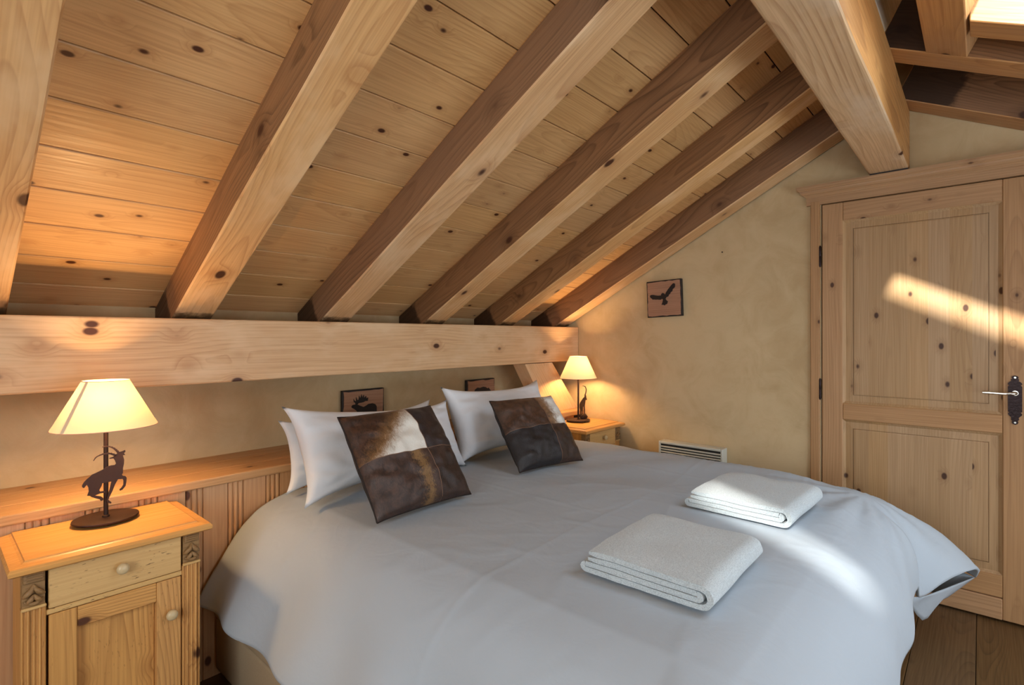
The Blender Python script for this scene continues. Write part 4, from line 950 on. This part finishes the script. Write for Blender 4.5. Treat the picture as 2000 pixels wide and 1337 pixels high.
def cushion(BL, BR, TL, T, seed, mats, su, sv, lab):
    M, w, h = pframe(BL, BR, TL); ear = 0.005; a, b = w / 2 - ear, h / 2 - ear; pinch = 0.014
    r = empty('cushion', M=M); tag(r, lab, 'cushion', 'cowhide patchwork cushions')
    def patch(name, u0, u1, v0, v1, side, mat, n=26):
        bm = bmesh.new(); g = []
        for i in range(n + 1):
            g.append([bm.verts.new(pillow_point(u0 + (u1 - u0) * i / n, v0 + (v1 - v0) * j / n, a, b, T, side, seed, pinch, ear)) for j in range(n + 1)])
        for i in range(n):
            for j in range(n):
                q = (g[i][j], g[i + 1][j], g[i + 1][j + 1], g[i][j + 1]); bm.faces.new(q if side > 0 else q[::-1])
        return obj(name, bm, mat, r, M, True, False)
    patch('hide_patch', -1, su, sv, 1, 1, mats[0]); patch('hide_patch', su, 1, sv, 1, 1, mats[1])
    patch('hide_patch', -1, su, -1, sv, 1, mats[2]); patch('hide_patch', su, 1, -1, sv, 1, mats[3])
    patch('cushion_back', -1, 1, -1, 1, -1, M_SUEDE, 40)
    bm = bmesh.new(); up = V((0, 0, 0.0004))
    tube(bm, [V(pillow_point(-1 + 2 * k / 40, sv, a, b, T, 1, seed, pinch, ear)) + up for k in range(41)], 0.0014, 6)
    obj('seam', bm, M_SEAM, r, M)
    bm = bmesh.new(); tube(bm, [V(pillow_point(su, -1 + 2 * k / 40, a, b, T, 1, seed, pinch, ear)) + up for k in range(41)], 0.0014, 6); obj('seam', bm, M_SEAM, r, M)
    bm = bmesh.new(); loop = []
    for k in range(161):
        f = (k / 40) % 4; e = int(f) % 4; q = -1 + 2 * (f - int(f))
        u, v = ((q, -1), (1, q), (-q, 1), (-1, -q))[e]; loop.append(pillow_point(u, v, a, b, T, 1, seed, pinch, ear))
    tube(bm, loop, 0.003, 6); obj('piping', bm, M_SUEDE, r, M)
    return r
cushion((1.030, 1.530, 0.682), (1.470, 1.530, 0.682), (1.068, 1.785, 1.014), 0.070, 2.2, H1, 0.28, -0.02, 'large cowhide patchwork cushion with a white triangle, on the left')
cushion((1.845, 1.595, 0.684), (2.250, 1.520, 0.682), (1.945, 1.825, 0.990), 0.066, 6.4, H2, 0.26, 0.0, 'smaller dark cowhide patchwork cushion with one white corner, on the right')
# ------------------------------------------------------------------ folded towels
def towel(x0, x1, y0, y1, z0, seed, rot, lab):
    W = y1 - y0; t = 0.0152; gap = 0.0024
    zc = [t / 2 + k * (t + gap) for k in range(4)]
    R14 = (zc[3] - zc[0]) / 2; R23 = (zc[2] - zc[1]) / 2; R12 = (zc[1] - zc[0]) / 2
    path = []
    def line(ya, yb, z, n=10):
        for k in range(n): path.append((ya + (yb - ya) * k / n, z))
    def arc(yc, zc_, R, a0, a1, n=8):
        for k in range(n + 1):
            a = a0 + (a1 - a0) * k / n; path.append((yc + R * math.cos(a), zc_ + R * math.sin(a)))
    ye = W - 0.008
    line(ye - 0.004, R14 + t / 2, zc[3]); arc(R14 + t / 2, (zc[0] + zc[3]) / 2, R14, math.pi / 2, 1.5 * math.pi, 12)
    line(R14 + t / 2, ye + 0.006, zc[0]); arc(ye + 0.006, (zc[0] + zc[1]) / 2, R12, -math.pi / 2, math.pi / 2, 6)
    line(ye + 0.006, R14 + t / 2 + 0.006, zc[1]); arc(R14 + t / 2 + 0.006, (zc[1] + zc[2]) / 2, R23, 1.5 * math.pi, math.pi / 2, 6)
    line(R14 + t / 2 + 0.006, ye - 0.002, zc[2]); path.append((ye - 0.002, zc[2]))
    n = len(path); lft, rgt = [], []
    for i, q in enumerate(path):
        a, b = path[max(i - 1, 0)], path[min(i + 1, n - 1)]; d = V((b[0] - a[0], b[1] - a[1])); d = d.normalized() if d.length > 1e-9 else V((1, 0))
        k = t / 2 * (0.55 if i in (0, n - 1) else 1.0)
        lft.append((q[0] - d.y * k, q[1] + d.x * k)); rgt.append((q[0] + d.y * k, q[1] - d.x * k))
    loop = lft + rgt[::-1]
    bm = bmesh.new(); NX = 26; rings = []
    for s in range(NX + 1):
        xx = (x1 - x0) * s / NX - (x1 - x0) / 2
        ring = []
        for yy, zz in loop:
            q = V((xx * 9 + seed, yy * 9, 0)); zz2 = zz * (1 - 0.10 * (2 * s / NX - 1) ** 4) + (zz / 0.06) * 0.0045 * noise.noise(q)
            ex = 0.004 * noise.noise(V((zz * 120, yy * 14, seed + s * 0.001))) if s in (0, NX) else 0
            ring.append(bm.verts.new((xx + ex, yy - W / 2 + 0.003 * noise.noise(V((xx * 6, zz * 60, seed))), zz2)))
        rings.append(ring)
    m_ = len(loop)
    for a, b in zip(rings[:-1], rings[1:]):
        for i in range(m_): bm.faces.new((a[i], a[(i + 1) % m_], b[(i + 1) % m_], b[i]))
    for ring in (rings[0], rings[-1]):
        for i in range(n - 1): bm.faces.new((ring[i], ring[i + 1], ring[2 * n - 2 - i], ring[2 * n - 1 - i]))
    M = Matrix.Translation(((x0 + x1) / 2, (y0 + y1) / 2, z0)) @ Matrix.Rotation(rot, 4, 'Z')
    o = obj('folded_towel', bm, M_TERRY, None, M, True); smooth_angle(o, 50)
    return tag(o, lab, 'towel', 'folded towels')
towel(1.215, 1.61, 0.465, 0.815, 0.672, 3.0, 0.02, 'folded white towel nearer the camera, in shade')
towel(1.925, 2.315, 0.460, 0.820, 0.674, 9.0, -0.03, 'folded white towel farther back, its edge struck by sunlight')
